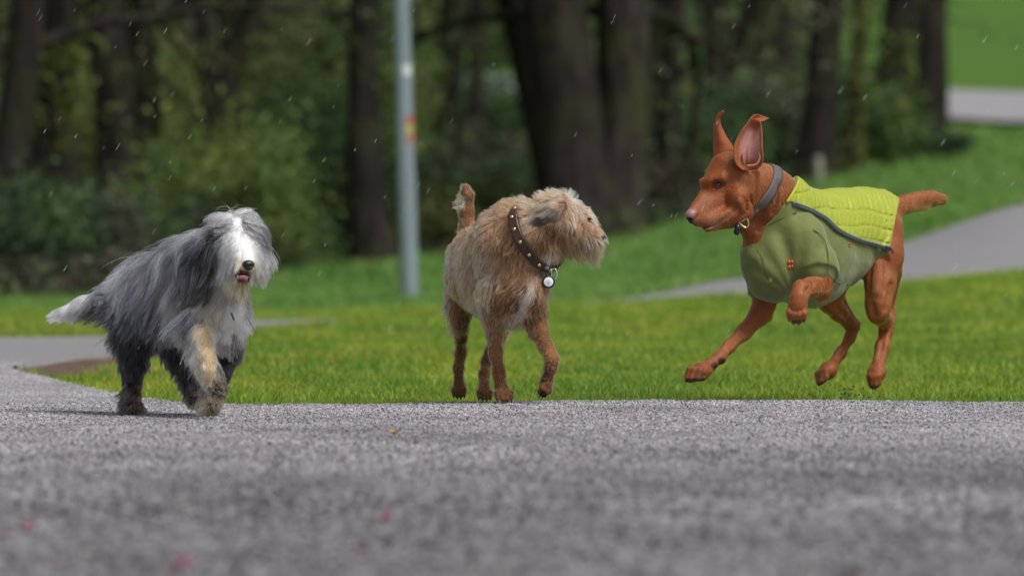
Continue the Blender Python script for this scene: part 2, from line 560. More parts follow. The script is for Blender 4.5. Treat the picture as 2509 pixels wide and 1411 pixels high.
# ------------------------------------------------------------------ bodies: smooth unions of tapered limbs, meshed as one skin
class Body:
    def __init__(self):
        self.prims = []

    def cone(self, a, b, ra, rb, k=0.02, n=None, m=1.0, op=1):
        """a limb from a to b; n, m: a direction in which the section is m times as wide"""
        self.prims.append(('c', np.array(a, float), np.array(b, float), ra, rb, k, None if n is None else norm(np.array(n, float)), m, op))
        return self

    def chain(self, pts, k=0.02, n=None, m=1.0, op=1):
        for (a, ra), (b, rb) in zip(pts[:-1], pts[1:]):
            self.cone(a, b, ra, rb, k, n, m, op)
        return self

    def ell(self, c, r, axes=None, k=0.02, op=1):
        A = np.eye(3) if axes is None else np.array(axes, float)
        self.prims.append(('e', np.array(c, float), A, np.array(r, float), None, k, None, 1.0, op))
        return self

    def dist1(self, pr, p):
        if pr[0] == 'c':
            _, a, b, ra, rb, k, n, m, op = pr
            ab = b - a
            L = max(float(ab @ ab), 1e-10)
            t = np.clip(((p - a) @ ab) / L, 0, 1)
            off = p - a - t[..., None] * ab
            if n is not None and m != 1.0:
                off = off + (off @ n)[..., None] * n * (1 / m - 1)
            return np.sqrt((off * off).sum(-1)) - (ra + (rb - ra) * t)
        _, c, A, r, _, k, _, _, op = pr
        q = (p - c) @ A.T
        l0 = np.sqrt(((q / r) ** 2).sum(-1))
        l1 = np.sqrt(((q / (r * r)) ** 2).sum(-1))
        return l0 * (l0 - 1) / np.maximum(l1, 1e-6)

    def bbox(self, pr):
        if pr[0] == 'c':
            r = max(pr[3], pr[4]) * max(1, pr[7])
            return np.minimum(pr[1], pr[2]) - r, np.maximum(pr[1], pr[2]) + r
        r = pr[3].max()
        return pr[1] - r, pr[1] + r

    def comb(self, D, d, k, op):
        if op > 0:
            h = np.maximum(k - np.abs(D - d), 0) / k
            return np.minimum(D, d) - h * h * k * 0.25
        h = np.maximum(k - np.abs(D + d), 0) / k
        return np.maximum(D, -d) + h * h * k * 0.25

    def eval(self, p):
        p = np.asarray(p, float)
        D = np.full(p.shape[:-1], 0.3)
        for pr in self.prims:
            D = self.comb(D, self.dist1(pr, p), pr[5], pr[8])
        return D

    def grad(self, p, e=0.002):
        g = np.stack([self.eval(p + v) - self.eval(p - v) for v in np.eye(3) * e], -1)
        return norm(g)

    def bounds(self, pad=0.02):
        B = [self.bbox(q) for q in self.prims if q[8] > 0]
        return np.min([b[0] for b in B], 0) - pad, np.max([b[1] for b in B], 0) + pad

    def grid(self, axes, inflate=0.0):
        xs, ys, zs = axes
        D = np.full((len(xs), len(ys), len(zs)), 0.08, dtype=np.float32)
        for pr in self.prims:
            lo, hi = self.bbox(pr)
            mg = pr[5] + 0.015 + inflate
            sl = []
            for a_, l_, h_ in zip(axes, lo - mg, hi + mg):
                sl.append(slice(int(np.searchsorted(a_, l_)), int(np.searchsorted(a_, h_))))
            sub = np.stack(np.meshgrid(xs[sl[0]], ys[sl[1]], zs[sl[2]], indexing='ij'), -1)
            if sub.size == 0: continue
            D[sl[0], sl[1], sl[2]] = self.comb(D[sl[0], sl[1], sl[2]], self.dist1(pr, sub), pr[5], pr[8])
        return D


def surface_nets(D, axes):
    """a quad mesh of the zero surface of D sampled on three axes"""
    S = D < 0
    nx, ny, nz = D.shape
    c = np.zeros((nx - 1, ny - 1, nz - 1), dtype=np.int8)
    for i in (0, 1):
        for j in (0, 1):
            for k in (0, 1):
                c += S[i:nx - 1 + i, j:ny - 1 + j, k:nz - 1 + k]
    act = np.argwhere((c > 0) & (c < 8))
    idx = np.full(c.shape, -1, dtype=np.int64)
    idx[tuple(act.T)] = np.arange(len(act))
    acc = np.zeros((len(act), 3)); cnt = np.zeros(len(act))
    corners = [(i, j, k) for i in (0, 1) for j in (0, 1) for k in (0, 1)]
    for a in corners:
        for ax_ in range(3):
            if a[ax_]: continue
            b = list(a); b[ax_] = 1
            ia = act + np.array(a); ib = act + np.array(b)
            da = D[tuple(ia.T)].astype(float); db = D[tuple(ib.T)].astype(float)
            m = (da < 0) != (db < 0)
            t = np.where(m, da / np.where(m, da - db, 1), 0)
            pa = np.stack([axes[q][ia[:, q]] for q in range(3)], 1)
            pb = np.stack([axes[q][ib[:, q]] for q in range(3)], 1)
            acc[m] += (pa + (pb - pa) * t[:, None])[m]
            cnt[m] += 1
    V = acc / np.maximum(cnt, 1)[:, None]
    Q = []
    for ax_ in range(3):
        o1, o2 = [q for q in range(3) if q != ax_]
        s0 = [slice(None)] * 3; s1 = [slice(None)] * 3
        s0[ax_] = slice(0, -1); s1[ax_] = slice(1, None)
        A, B = S[tuple(s0)], S[tuple(s1)]
        e = np.argwhere(A != B)
        e = e[(e[:, o1] > 0) & (e[:, o2] > 0) & (e[:, o1] < D.shape[o1] - 1) & (e[:, o2] < D.shape[o2] - 1)]
        inside = A[tuple(e.T)]
        q = []
        for (d1, d2) in ((-1, -1), (0, -1), (0, 0), (-1, 0)):
            w = e.copy(); w[:, o1] += d1; w[:, o2] += d2
            q.append(idx[tuple(w.T)])
        q = np.stack(q, 1)
        flip = inside if ax_ != 1 else ~inside
        q[~flip] = q[~flip][:, ::-1]
        Q.append(q)
    Q = np.concatenate(Q)
    Q = Q[(Q >= 0).all(1)]
    return V, Q


def axis_points(lo, hi, step, fine=()):
    out = [lo]
    while out[-1] < hi:
        x = out[-1]
        s = step
        for (a, b, st) in fine:
            if a <= x <= b: s = min(s, st)
        out.append(x + s)
    return np.array(out)


def weld_smooth(V, Q, it=1, w=0.5):
    for _ in range(it):
        acc = np.zeros_like(V); cnt = np.zeros(len(V))
        for a in range(4):
            b = (a + 1) % 4
            np.add.at(acc, Q[:, a], V[Q[:, b]]); np.add.at(cnt, Q[:, a], 1)
            np.add.at(acc, Q[:, b], V[Q[:, a]]); np.add.at(cnt, Q[:, b], 1)
        m = acc / np.maximum(cnt, 1)[:, None]
        V = V * (1 - w) + m * w
    return V


def tube(path, r, seg=8, closed=False, flat=None):
    """a tube along path (n,3); r a number or (n,); flat=(normal directions (n,3), ratio)"""
    P = np.asarray(path, float); n = len(P)
    r = np.broadcast_to(np.asarray(r, float), (n,))
    T = norm(np.roll(P, -1, 0) - np.roll(P, 1, 0)) if closed else norm(np.gradient(P, axis=0))
    up = np.array([0.01, 0.02, 1.0])
    N = []
    cur = norm(np.cross(T[0], up) if abs(T[0] @ norm(up)) < .95 else np.cross(T[0], [1, 0, 0.]))
    for t in T:
        cur = norm(cur - t * (cur @ t)); N.append(cur)
    N = np.array(N); B = np.cross(T, N)
    a = np.linspace(0, 2 * np.pi, seg, endpoint=False)
    V = P[:, None] + r[:, None, None] * (np.cos(a)[None, :, None] * N[:, None] + np.sin(a)[None, :, None] * B[:, None])
    F = []
    m = n if closed else n - 1
    i = np.arange(m)[:, None]; j = np.arange(seg)[None]
    i2 = (i + 1) % n; j2 = (j + 1) % seg
    F = np.stack([i * seg + j, i * seg + j2, i2 * seg + j2, i2 * seg + j], -1).reshape(-1, 4)
    V = V.reshape(-1, 3)
    caps = []
    if not closed:
        caps = [np.arange(seg)[::-1][None], ((n - 1) * seg + np.arange(seg))[None]]
    return V, F, caps


def tube_obj(name, path, r, mat, parent=None, seg=8, closed=False, colors=None):
    V, F, caps = tube(path, r, seg, closed)
    return mesh_np(name, V, [F] + caps, mat, parent, colors=colors)


def smooth_path(pts, n=40, closed=False):
    """Catmull-Rom through the points"""
    P = np.asarray(pts, float)
    if closed: P = np.concatenate([P[-1:], P, P[:2]])
    else: P = np.concatenate([2 * P[:1] - P[1:2], P, 2 * P[-1:] - P[-2:-1]])
    m = len(P) - 3
    t = np.linspace(0, m, n, endpoint=not closed)
    i = np.clip(t.astype(int), 0, m - 1); f = (t - i)[:, None]
    p0, p1, p2, p3 = P[i], P[i + 1], P[i + 2], P[i + 3]
    return 0.5 * (2 * p1 + (p2 - p0) * f + (2 * p0 - 5 * p1 + 4 * p2 - p3) * f ** 2 + (3 * p1 - p0 - 3 * p2 + p3) * f ** 3)


def blob(name, c, r, mat, parent=None, axes=None, seg=20, colors=None):
    """an ellipsoid, radii r along axes"""
    a = np.linspace(0, np.pi, seg // 2 + 1); b = np.linspace(0, 2 * np.pi, seg, endpoint=False)
    A, Bq = np.meshgrid(a, b, indexing='ij')
    p = np.stack([np.sin(A) * np.cos(Bq), np.sin(A) * np.sin(Bq), np.cos(A)], -1).reshape(-1, 3) * np.asarray(r)
    if axes is not None: p = p @ np.asarray(axes)
    p = p + np.asarray(c)
    n1 = len(a)
    i = np.arange(n1 - 1)[:, None]; j = np.arange(seg)[None]; j2 = (j + 1) % seg
    F = np.stack([i * seg + j, (i + 1) * seg + j, (i + 1) * seg + j2, i * seg + j2], -1).reshape(-1, 4)
    return mesh_np(name, p, [F], mat, parent)


class Frame:
    """turns a close-up's pixels into points beside an animal at distance d"""
    def __init__(self, u0, v0, s, d):
        self.u0, self.v0, self.s, self.d = u0, v0, s, d
        self.px = d / FPX / s                       # metres per close-up pixel

    def __call__(self, x, y, dy=0.0):
        return at(self.u0 + x / self.s, self.v0 + y / self.s, self.d + dy)

    def inv(self, p):
        u = p[..., 0] / p[..., 1] * FPX + 1254.5
        v = HORIZON + (CAM_H - p[..., 2]) / p[..., 1] * FPX
        return (u - self.u0) * self.s, (v - self.v0) * self.s

    def hit(self, body, x, y, off=0.0):
        """where a sight line through (x, y) meets the body, lifted by off"""
        x = np.atleast_1d(x).astype(float); y = np.atleast_1d(y).astype(float)
        tgt = np.stack([at(self.u0 + a / self.s, self.v0 + b / self.s, 1.0) for a, b in zip(x, y)])
        o = np.array([0, 0, CAM_H]); dr = tgt - o
        t = np.full(len(x), self.d - 0.7)
        for _ in range(90):
            d = body.eval(o + dr * t[:, None])
            t = t + np.clip(d, -0.01, 0.05) * 0.7
            t = np.minimum(t, self.d + 1.2)
        p = o + dr * t[:, None]
        return p + body.grad(p) * off


def paw(B, wrist, toe_dir, up, size, k=0.0035, spread=1.0, curl=0.0):
    """carpal pad and four toes; returns nail bases and directions"""
    wrist = np.array(wrist, float)
    f = norm(np.array(toe_dir, float)); u = norm(np.array(up, float) - f * (np.array(up, float) @ f)); s = np.cross(f, u)
    B.ell(wrist + f * size * 0.30, (size * 0.55, size * 0.52, size * 0.42), [f, s, u], k=0.012)
    nails = []
    for q, l, w in ((-0.75, 0.86, .9), (-0.26, 1.1, 1), (0.26, 1.1, 1), (0.75, 0.86, .9)):
        base = wrist + f * size * 0.35 + s * q * size * 0.50 * spread + u * size * 0.05
        kn = base + f * size * 0.38 * l + s * q * size * .10 * spread + u * size * (0.14 - curl * 0.1)
        tip = kn + f * size * 0.32 * l - u * size * (0.20 + curl * 0.3)
        B.cone(base, kn, size * 0.215 * w, size * 0.21 * w, k)
        B.cone(kn, tip, size * 0.205 * w, size * 0.17 * w, k)
        nails.append((tip + f * size * 0.10 - u * size * 0.03, norm(f - u * (0.7 + curl))))
    return nails


def nail_objs(nails, size, mat, parent):
    for p, d in nails:
        pts = np.stack([p - d * size * 0.14, p + d * size * 0.06, p + d * size * 0.17 + np.array([0, 0, -size * 0.03])])
        tube_obj('claw', pts, [size * 0.09, size * 0.075, size * 0.03], mat, parent, seg=6)


def ring(Bd, c, a, offs, n=72, tilt=None):
    """the section of a body by a plane, as a ring of points"""
    e1 = norm(np.cross(a, [0, 1, 0])); e2 = np.cross(a, e1)
    th = np.linspace(0, 2 * np.pi, n, endpoint=False)
    dr = np.cos(th)[:, None] * e1 + np.sin(th)[:, None] * e2
    r = np.full(n, .25)
    for _ in range(60):
        r = r - np.clip(Bd.eval(c + dr * r[:, None]) , -.02, .02) * .7
    r = (np.roll(r, 1) + np.roll(r, -1) + 2 * r) / 4
    return c + dr * (r + offs)[:, None], dr


def band(Bd, c, a, w, off, thick, name, mat_, parent, n=96, colr=None):
    rows = []
    for s_, o_ in ((-.5, 0), (-.5, thick), (-.2, thick * 1.1), (.2, thick * 1.1), (.5, thick), (.5, 0)):
        r_, _ = ring(Bd, c + a * s_ * w, a, off + o_, n)
        rows.append(r_)
    G = np.array(rows)
    m_ = len(rows)
    i = np.arange(m_)[:, None]; j = np.arange(n)[None]
    F = np.stack([i * n + j, i * n + (j + 1) % n, ((i + 1) % m_) * n + (j + 1) % n, ((i + 1) % m_) * n + j], -1).reshape(-1, 4)
    return mesh_np(name, G.reshape(-1, 3), [F], mat_, parent), G


# ------------------------------------------------------------------ long coats
from mathutils import kdtree


def hair_mat(name, rough=0.35, tint=None):
    t = NT(name)
    hb = t.n.new('ShaderNodeBsdfHairPrincipled')
    hb.parametrization = 'COLOR'
    t.put(t.attr('Col'), hb.inputs['Color'])
    hb.inputs['Roughness'].default_value = rough
    hb.inputs['Radial Roughness'].default_value = 0.5
    hb.inputs['Coat'].default_value = 0.0
    t.l.new(hb.outputs[0], t.out.inputs['Surface'])
    return t.m


def idw(x, y, C, cols, power=3.0):
    """blend of the control rows' columns at (x, y)"""
    d2 = (x[:, None] - C[None, :, 0]) ** 2 + (y[:, None] - C[None, :, 1]) ** 2 + 25.0
    w = d2 ** (-power)
    w /= w.sum(1, keepdims=True)
    return w @ cols


def sample_surface(V, Q, n, rng, dens=None):
    T = np.concatenate([Q[:, [0, 1, 2]], Q[:, [0, 2, 3]]])
    a, b, c = V[T[:, 0]], V[T[:, 1]], V[T[:, 2]]
    w = np.linalg.norm(np.cross(b - a, c - a), axis=1)
    if dens is not None: w = w * dens((a + b + c) / 3)
    k = rng.choice(len(T), n, p=w / w.sum())
    r1 = np.sqrt(rng.random(n)); r2 = rng.random(n)
    return a[k] * (1 - r1)[:, None] + b[k] * (r1 * (1 - r2))[:, None] + c[k] * (r1 * r2)[:, None]


def grow(body, fr, roots, ctrl, pal, rng, steps=9, gravity=0.25, wav=0.25, clump=0.6, clump_n=28, keep_off=0.0015, colvar=0.25, jitter=26, strand=(.00055, .00014), flyaway=.03, lift_mul=1.0, depth_flow=0.0, side=None, wav_scale=45, drift=0.0, clumpvar=0.0, wisps=None):
    """strands from roots; ctrl rows: x, y, flow x, flow y (up is negative), length in px, lift, colour name"""
    C = np.array([[c[0], c[1]] for c in ctrl], float)
    cols = []
    for c in ctrl:
        f = np.array([c[2], c[3]], float); f = f / max(np.hypot(*f), 1e-6)
        cols.append([f[0], f[1], c[4], c[5], *pal[c[6]]])
    cols = np.array(cols)
    n = len(roots)
    g = body.grad(roots)
    x, y = fr.inv(roots)
    A = idw(x, y, C, cols)
    jc = idw(x + rng.normal(0, jitter, n), y + rng.normal(0, jitter, n), C, cols, 6.0)[:, 4:7]
    flow = np.stack([A[:, 0], np.full(n, depth_flow), -A[:, 1]], 1)
    L = A[:, 2] * fr.px * rng.uniform(0.55, 1.15, n)
    fly = rng.random(n) < flyaway
    L = np.where(fly, L * 1.2, L)
    tang = flow - g * (flow * g).sum(1, keepdims=True)
    tn = np.linalg.norm(tang, axis=1, keepdims=True)
    d = norm(norm(flow) * 0.4 + tang / np.maximum(tn, .3) + g * (A[:, 3] * lift_mul)[:, None] + rng.normal(0, .12, (n, 3)) + fly[:, None] * rng.normal(0, .45, (n, 3)))
    P = np.zeros((n, steps + 1, 3)); P[:, 0] = roots - g * .002
    p = roots.copy()
    ph = rng.uniform(0, 6.28, (n, 3))
    for s in range(1, steps + 1):
        t = s / steps
        p = p + d * (L / steps)[:, None]
        sd = body.eval(p)
        off = keep_off * (0.6 + 2.2 * t)
        m = sd < off
        if m.any():
            gg = body.grad(p[m])
            p[m] += gg * (off - sd[m])[:, None]
            dm = d[m]; dn = (dm * gg).sum(1, keepdims=True)
            d[m] = norm(dm - gg * np.minimum(dn, 0) * 1.0)
        P[:, s] = p
        nz = np.stack([vnoise(p + 3.3, wav_scale, 61), vnoise(p + 7.7, wav_scale, 62), vnoise(p, wav_scale, 63)], 1)
        d = norm(d + norm(flow) * 0.22 + np.array([drift, 0, -gravity * 0.5]) + nz * wav)
    # locks
    if clump > 0:
        ng = max(8, n // clump_n)
        gi = rng.choice(n, ng, replace=False)
        kd = kdtree.KDTree(ng)
        for i, q in enumerate(gi): kd.insert(roots[q], i)
        kd.balance()
        near = np.array([kd.find(r)[1] for r in roots])
        G = P[gi[near]]
        t = np.linspace(0, 1, steps + 1)[None, :, None]
        cl = (clump * rng.uniform(.5, 1.15, n))[:, None, None] * t ** 1.1
        cl = np.where(fly[:, None, None], cl * .2, cl)
        dd = (roots - roots[gi[near]])[:, None, :]
        P = P * (1 - cl) + (G + dd * .25) * cl
        tonef = np.exp(rng.normal(0, clumpvar, ng))[near][:, None]
    else:
        tonef = 1.0
    if wisps is not None:                                       # pale tips and strays over a darker coat
        share, up_, down_ = wisps
        wz = rng.random(n) < share
        tonef = tonef * np.where(wz, up_, down_)[:, None]
    # fine frizz
    t = np.linspace(0, 1, steps + 1)
    amp = (wav * .006 * t)[None, :, None]
    P = P + .5 * amp * np.stack([np.sin(t[None] * 11 + ph[:, :1]), np.sin(t[None] * 9 + ph[:, 1:2]), np.sin(t[None] * 12 + ph[:, 2:3])], -1)
    rad = strand[0] * (1 - t) + strand[1] * t
    thin = np.clip(L / .018, .5, 1)[:, None]
    rad = np.broadcast_to(rad[None], (n, steps + 1)) * rng.uniform(.7, 1.3, n)[:, None] * thin
    cv = np.exp(rng.normal(0, colvar, n))[:, None] * np.exp(.22 * colvar / .25 * vnoise(roots, 55, 71))[:, None]
    lum = np.clip(jc.mean(1, keepdims=True), 0, 1)
    tonef = 1 + (cv * tonef - 1) * (1 - lum) ** 1.3
    col = np.clip(jc * tonef, 0.006, .95)
    return P, rad, np.repeat(col[:, None], steps + 1, 1)


def make_coat(name, P, rad, col, mat, parent):
    return curves_np(name, P, rad, mat, parent, col)



# ------------------------------------------------------------------ the smooth russet dog in the green coat
def build_russet_dog():
    fr = Frame(1640, 240, 1.857, 16.75)
    px = fr.px
    yaw = math.radians(40)
    fwd = np.array([-math.cos(yaw), -math.sin(yaw), 0.0]); lat = np.array([math.sin(yaw), -math.cos(yaw), 0.0]); up = np.array([0, 0, 1.0])
    R = lambda r: r * px
    B = Body()

    # trunk
    torso = [(fr(520, 700, -.03), R(215)), (fr(640, 690, .08), R(238)), (fr(780, 640, .20), R(195)), (fr(890, 585, .29), R(145)), (fr(965, 545, .36), R(108))]
    def trunk(Bd, g=0.0):
        Bd.chain([(p, r + g) for p, r in torso], k=0.05, n=lat, m=0.60)
        Bd.cone(fr(965, 590, .32), fr(970, 680, .30), R(88) + g, R(84) + g, k=0.04)          # haunch
        Bd.ell(fr(470, 760, -.10) , (R(95) + g, R(118) + g, R(150) + g), [fwd, lat, up], k=0.05)     # breast
        Bd.cone(fr(560, 560, -.02), fr(480, 470, -.08), R(150) + g, R(128) + g, k=0.06, n=lat, m=0.72)            # base of the neck
        # shoulders
        Bd.cone(fr(455, 640, .02), fr(428, 840, .02), R(92) + g, R(66) + g, k=0.03)
        Bd.cone(fr(600, 640, -.11), fr(665, 780, -.13), R(95) + g, R(80) + g, k=0.035)
    trunk(B)
    # neck
    B.chain([(fr(500, 500, -.07), R(128)), (fr(440, 430, -.12), R(108)), (fr(395, 400, -.145), R(100))], k=0.04, n=lat, m=0.8)
    B.cone(fr(330, 560, -.15), fr(420, 640, -.10), R(40), R(60), k=0.03)
    B.cone(fr(372, 440, -.205), fr(338, 560, -.185), R(16), R(12), k=0.012)
    B.cone(fr(400, 340, -.215), fr(385, 470, -.21), R(13), R(10), k=0.012)
    # head
    hy = math.radians(28)
    hf = norm(np.array([-math.cos(hy), -math.sin(hy), -0.55])); hl = norm(np.cross([0, 0, 1.], hf)); hl = hl if hl[1] < 0 else -hl
    hu = np.cross(hl, hf); hu = hu if hu[2] > 0 else -hu
    hd = -.17
    B.ell(fr(293, 354, hd), (R(112), R(88), R(104)), [hf, hl, hu], k=0.02)
    B.ell(fr(330, 420, hd - .01), (R(90), R(82), R(85)), [hf, hl, hu], k=0.03)
    B.cone(fr(250, 330, hd - .03), fr(176, 390, hd - .055), R(72), R(33), k=0.03)        # forehead
    B.cone(fr(192, 374, hd - .076), fr(240, 362, hd - .082), R(9), R(8), k=0.03)       # brow near
    B.cone(fr(150, 380, hd - .03), fr(165, 392, hd - .02), R(14), R(14), k=0.012)        # brow far
    B.cone(fr(235, 450, hd - .03), fr(132, 545, hd - .09), R(74), R(40), k=0.025, n=hl, m=0.78)  # muzzle
    B.cone(fr(190, 420, hd - .04), fr(108, 525, hd - .10), R(40), R(28), k=0.015, n=hl, m=.7)       # bridge
    B.cone(fr(175, 560, hd - .085), fr(290, 530, hd - .055), R(33), R(48), k=0.015)          # near flews
    B.cone(fr(172, 592, hd - .085), fr(300, 545, hd - .03), R(18), R(42), k=0.010, n=hl, m=.8)       # lower jaw
    B.cone(fr(310, 450, hd - .06), fr(345, 520, hd - .05), R(50), R(36), k=0.02)
    # mouth line and lip folds
    for a, b, r in (((150, 590), (205, 576), 4), ((205, 576), (255, 545), 3.5), ((255, 545), (300, 502), 2.5)):
        for q in (0,):
            pa, pb = fr(*a, hd), fr(*b, hd)
            pa = fr.hit(B, *a)[0]; pb = fr.hit(B, *b)[0]
            B.cone(pa, pb, R(r), R(r), k=0.006, op=-1)
    for (a, b, r) in (((352, 470), (345, 560), 6), ((372, 455), (366, 560), 7), ((398, 345), (392, 470), 6), ((335, 520), (300, 560), 5)):
        pa = fr.hit(B, *a)[0]; pb = fr.hit(B, *b)[0]
        B.cone(pa, pb, R(r), R(r * .6), k=0.012, op=-1)
    pa, pb = fr.hit(B, 318, 470)[0], fr.hit(B, 332, 500)[0]
    B.cone(pa, pb, R(11), R(8), k=0.01)
    # eye socket
    es = fr.hit(B, 222, 393)[0]
    B.ell(es, (R(24), R(10), R(14)), [norm(np.array([-.9, -.4, -.12])), norm(np.array([-.4, .9, 0])), up], k=0.012, op=-1)
    # nostril
    ns = fr.hit(B, 86, 552)[0]
    # tail
    B.chain([(fr(985, 520, .37), R(50)), (fr(1030, 500, .40), R(43)), (fr(1070, 484, .43), R(40)), (fr(1110, 471, .46), R(37)), (fr(1150, 463, .48), R(35)), (fr(1190, 458, .505), R(33)), (fr(1238, 462, .54), R(26))], k=0.015)
    B.cone(fr(1130, 486, .46), fr(1165, 496, .49), R(8), R(4), k=0.02)
    # far foreleg, stretched
    B.chain([(fr(430, 850, .02), R(66)), (fr(432, 935, .0), R(48)), (fr(412, 985, -.01), R(44)), (fr(340, 1065, -.05), R(32)), (fr(272, 1130, -.09), R(25)), (fr(228, 1180, -.12), R(23)), (fr(185, 1215, -.14), R(23)), (fr(160, 1235, -.15), R(24))], k=0.018)
    B.cone(fr(440, 975, .0), fr(452, 1000, .01), R(20), R(15), k=0.015)
    n1 = paw(B, fr(165, 1232, -.15), norm(fr(70, 1282, -.20) - fr(165, 1232, -.15)), (-.3, -.3, 1), R(92), curl=0.2, spread=.8)
    B.ell(fr(240, 1196, -.12), (R(15), R(13), R(14)), k=0.006)
    B.ell(fr(205, 1210, -.15), (R(13), R(11), R(14)), k=0.006)
    B.ell(fr(132, 1275, -.175), (R(36), R(26), R(14)), k=0.01)
    # near foreleg, folded
    B.chain([(fr(660, 770, -.13), R(84)), (fr(680, 845, -.14), R(58)), (fr(690, 885, -.15), R(40))], k=0.02)
    B.chain([(fr(690, 870, -.15), R(44)), (fr(640, 862, -.22), R(40)), (fr(600, 872, -.28), R(38)), (fr(588, 905, -.30), R(34)), (fr(584, 935, -.305), R(34))], k=0.018)
    n2 = paw(B, fr(586, 925, -.30), norm(np.array([-.10, -.12, -1.0])), (-.15, -1, 0.0), R(80), curl=0.0, spread=.9)
    # far hind leg
    B.chain([(fr(870, 640, .34), R(85)), (fr(790, 780, .30), R(72)), (fr(735, 880, .26), R(58)), (fr(728, 925, .25), R(48)), (fr(770, 975, .29), R(36)), (fr(815, 1020, .33), R(25)), (fr(838, 1042, .35), R(23)), (fr(822, 1090, .34), R(21)), (fr(780, 1160, .31), R(22)), (fr(735, 1225, .28), R(25))], k=0.018)
    B.cone(fr(850, 1030, .355), fr(828, 1075, .345), R(14), R(12), k=0.012)
    B.cone(fr(785, 905, .29), fr(845, 1022, .355), R(12), R(8), k=0.02)
    n3 = paw(B, fr(735, 1225, .28), norm(fr(668, 1305, .22) - fr(735, 1225, .28)), (-.7, -.3, .6), R(94), curl=0.15, spread=.62)
    # near hind leg
    B.chain([(fr(965, 620, .32), R(88)), (fr(975, 730, .28), R(78)), (fr(960, 850, .24), R(62)), (fr(950, 935, .22), R(50)), (fr(948, 985, .22), R(38))], k=0.03)
    B.chain([(fr(950, 975, .22), R(44)), (fr(975, 1005, .28), R(34)), (fr(990, 1020, .33), R(29)), (fr(985, 1060, .32), R(27)), (fr(970, 1130, .29), R(29)), (fr(952, 1210, .26), R(31))], k=0.018)
    B.cone(fr(1005, 985, .35), fr(998, 1035, .34), R(18), R(16), k=0.015)
    B.cone(fr(1030, 800, .31), fr(1002, 985, .35), R(28), R(10), k=0.03)
    n4 = paw(B, fr(948, 1230, .26), norm(fr(925, 1322, .21) - fr(948, 1230, .26)), (-.45, -1, .2), R(88), curl=0.2, spread=.5)
    B.ell(fr(885, 800, .30), (R(22), R(20), R(24)), k=0.012)
    # muscle and tendon lines
    for pts, rr_ in (([(925, 740), (918, 860)], 9), ([(985, 740), (972, 880)], 9), ([(1012, 850), (985, 960)], 8), ([(975, 1060), (958, 1180)], 7), ([(765, 950), (822, 1010)], 7), ([(815, 1080), (765, 1180)], 6), ([(425, 985), (345, 1075)], 8), ([(330, 1060), (255, 1140)], 6), ([(500, 400), (470, 520)], 9), ([(430, 520), (400, 600)], 9), ([(655, 845), (625, 880)], 7), ([(925, 945), (935, 990)], 8)):
        h_ = fr.hit(B, [p[0] for p in pts], [p[1] for p in pts])
        B.cone(h_[0], h_[1], R(rr_), R(rr_ * .6), k=0.016, op=-1)
    # flat braces beside the grooves
    B.cone(fr.hit(B, 950, 760)[0], fr.hit(B, 945, 880)[0], R(14), R(10), k=.03)

    lo, hi = B.bounds()
    h0, h1 = fr(450, 620), fr(50, 230)
    axs = [axis_points(lo[0], hi[0], .0033, [(h1[0], h0[0], .0026)]), axis_points(lo[1], hi[1], .0036, [(16.35, 16.66, .003)]), axis_points(lo[2], hi[2], .0033, [(h0[2], h1[2], .0027)])]
    V, Q = surface_nets(B.grid(axs), axs)
    V = weld_smooth(V, Q, 1, 0.4)

    # natural coat colours
    x, y = fr.inv(V)
    base = np.array([0.24, 0.062, 0.013])
    col = np.tile(base, (len(V), 1)) * (1 + 0.10 * vnoise(V, 14, 1) + 0.07 * vnoise(V, 60, 2))[:, None]
    def blendc(m, c):
        nonlocal col
        m = np.clip(m, 0, 1)[:, None]
        col = col * (1 - m) + np.array(c) * m
    near = V[:, 1] < fr.d
    blendc((vnoise(V, 8, 5) * .5 + .2) * (y > 640), (0.37, 0.125, 0.036))
    g = (1 - np.hypot((x - 95), (y - 540)) / 44) * 3
    blendc(np.where(x < 150, g, 0), (0.34, 0.17, 0.16))                        # liver pink nose
    lip = np.full(len(V), 1e9)
    for a, b in (((150, 590), (215, 572)), ((215, 572), (262, 538)), ((262, 538), (305, 495))):
        a, b = np.array(a, float), np.array(b, float); P_ = np.stack([x, y], 1)
        t_ = np.clip(((P_ - a) @ (b - a)) / ((b - a) @ (b - a)), 0, 1)
        lip = np.minimum(lip, np.hypot(*(P_ - a - t_[:, None] * (b - a)).T))
    blendc((1 - lip / 13) * .8 * near, (0.15, 0.055, 0.04))
    blendc((1 - np.hypot(x - 210, (y - 590) * 1.6) / 45) * 1.2 * near, (0.38, 0.17, 0.14))
    blendc((1 - np.hypot((x - 222) / 30, (y - 393) / 21)) * 1.3 * near, (0.10, 0.035, 0.022))
    # pads and muddy soles
    sole = np.zeros(len(V))
    for (cx, cy, rx, ry) in ((125, 1290, 75, 17), (240, 1200, 20, 18), (205, 1215, 16, 16), (690, 1318, 50, 15), (672, 1306, 45, 12), (935, 1330, 45, 24), (585, 1018, 50, 8)):
        sole = np.maximum(sole, (1.25 - np.hypot((x - cx) / rx, (y - cy) / ry)) * 2.5)
    blendc(sole, (0.022, 0.014, 0.012))
    blendc((vnoise(V, 40, 8) * 1.5) * np.clip((y - 1200) / 80, 0, .6), (0.10, 0.05, 0.028))

    t = NT('russet_coat')
    co = t.coord()
    n1_ = t.noise(co, 900, 2); n2_ = t.noise(co, 60, 4)
    nrm = t.bump(n2_, 0.25, 0.004); nrm = t.bump(n1_, 0.35, 0.0012, nrm)
    c = t.mix(t.math('MULTIPLY', n1_, 0.35), t.attr('Col'), (0.20, 0.06, 0.02))
    mat = t.done(t.bsdf(c, 0.52, 0.35, nrm, Sheen_Weight=0.0))
    dog = mesh_np('dog', V, [Q], mat, colors=col)
    tag(dog, 'smooth russet dog leaping in a green coat with both ears flung up', 'dog')

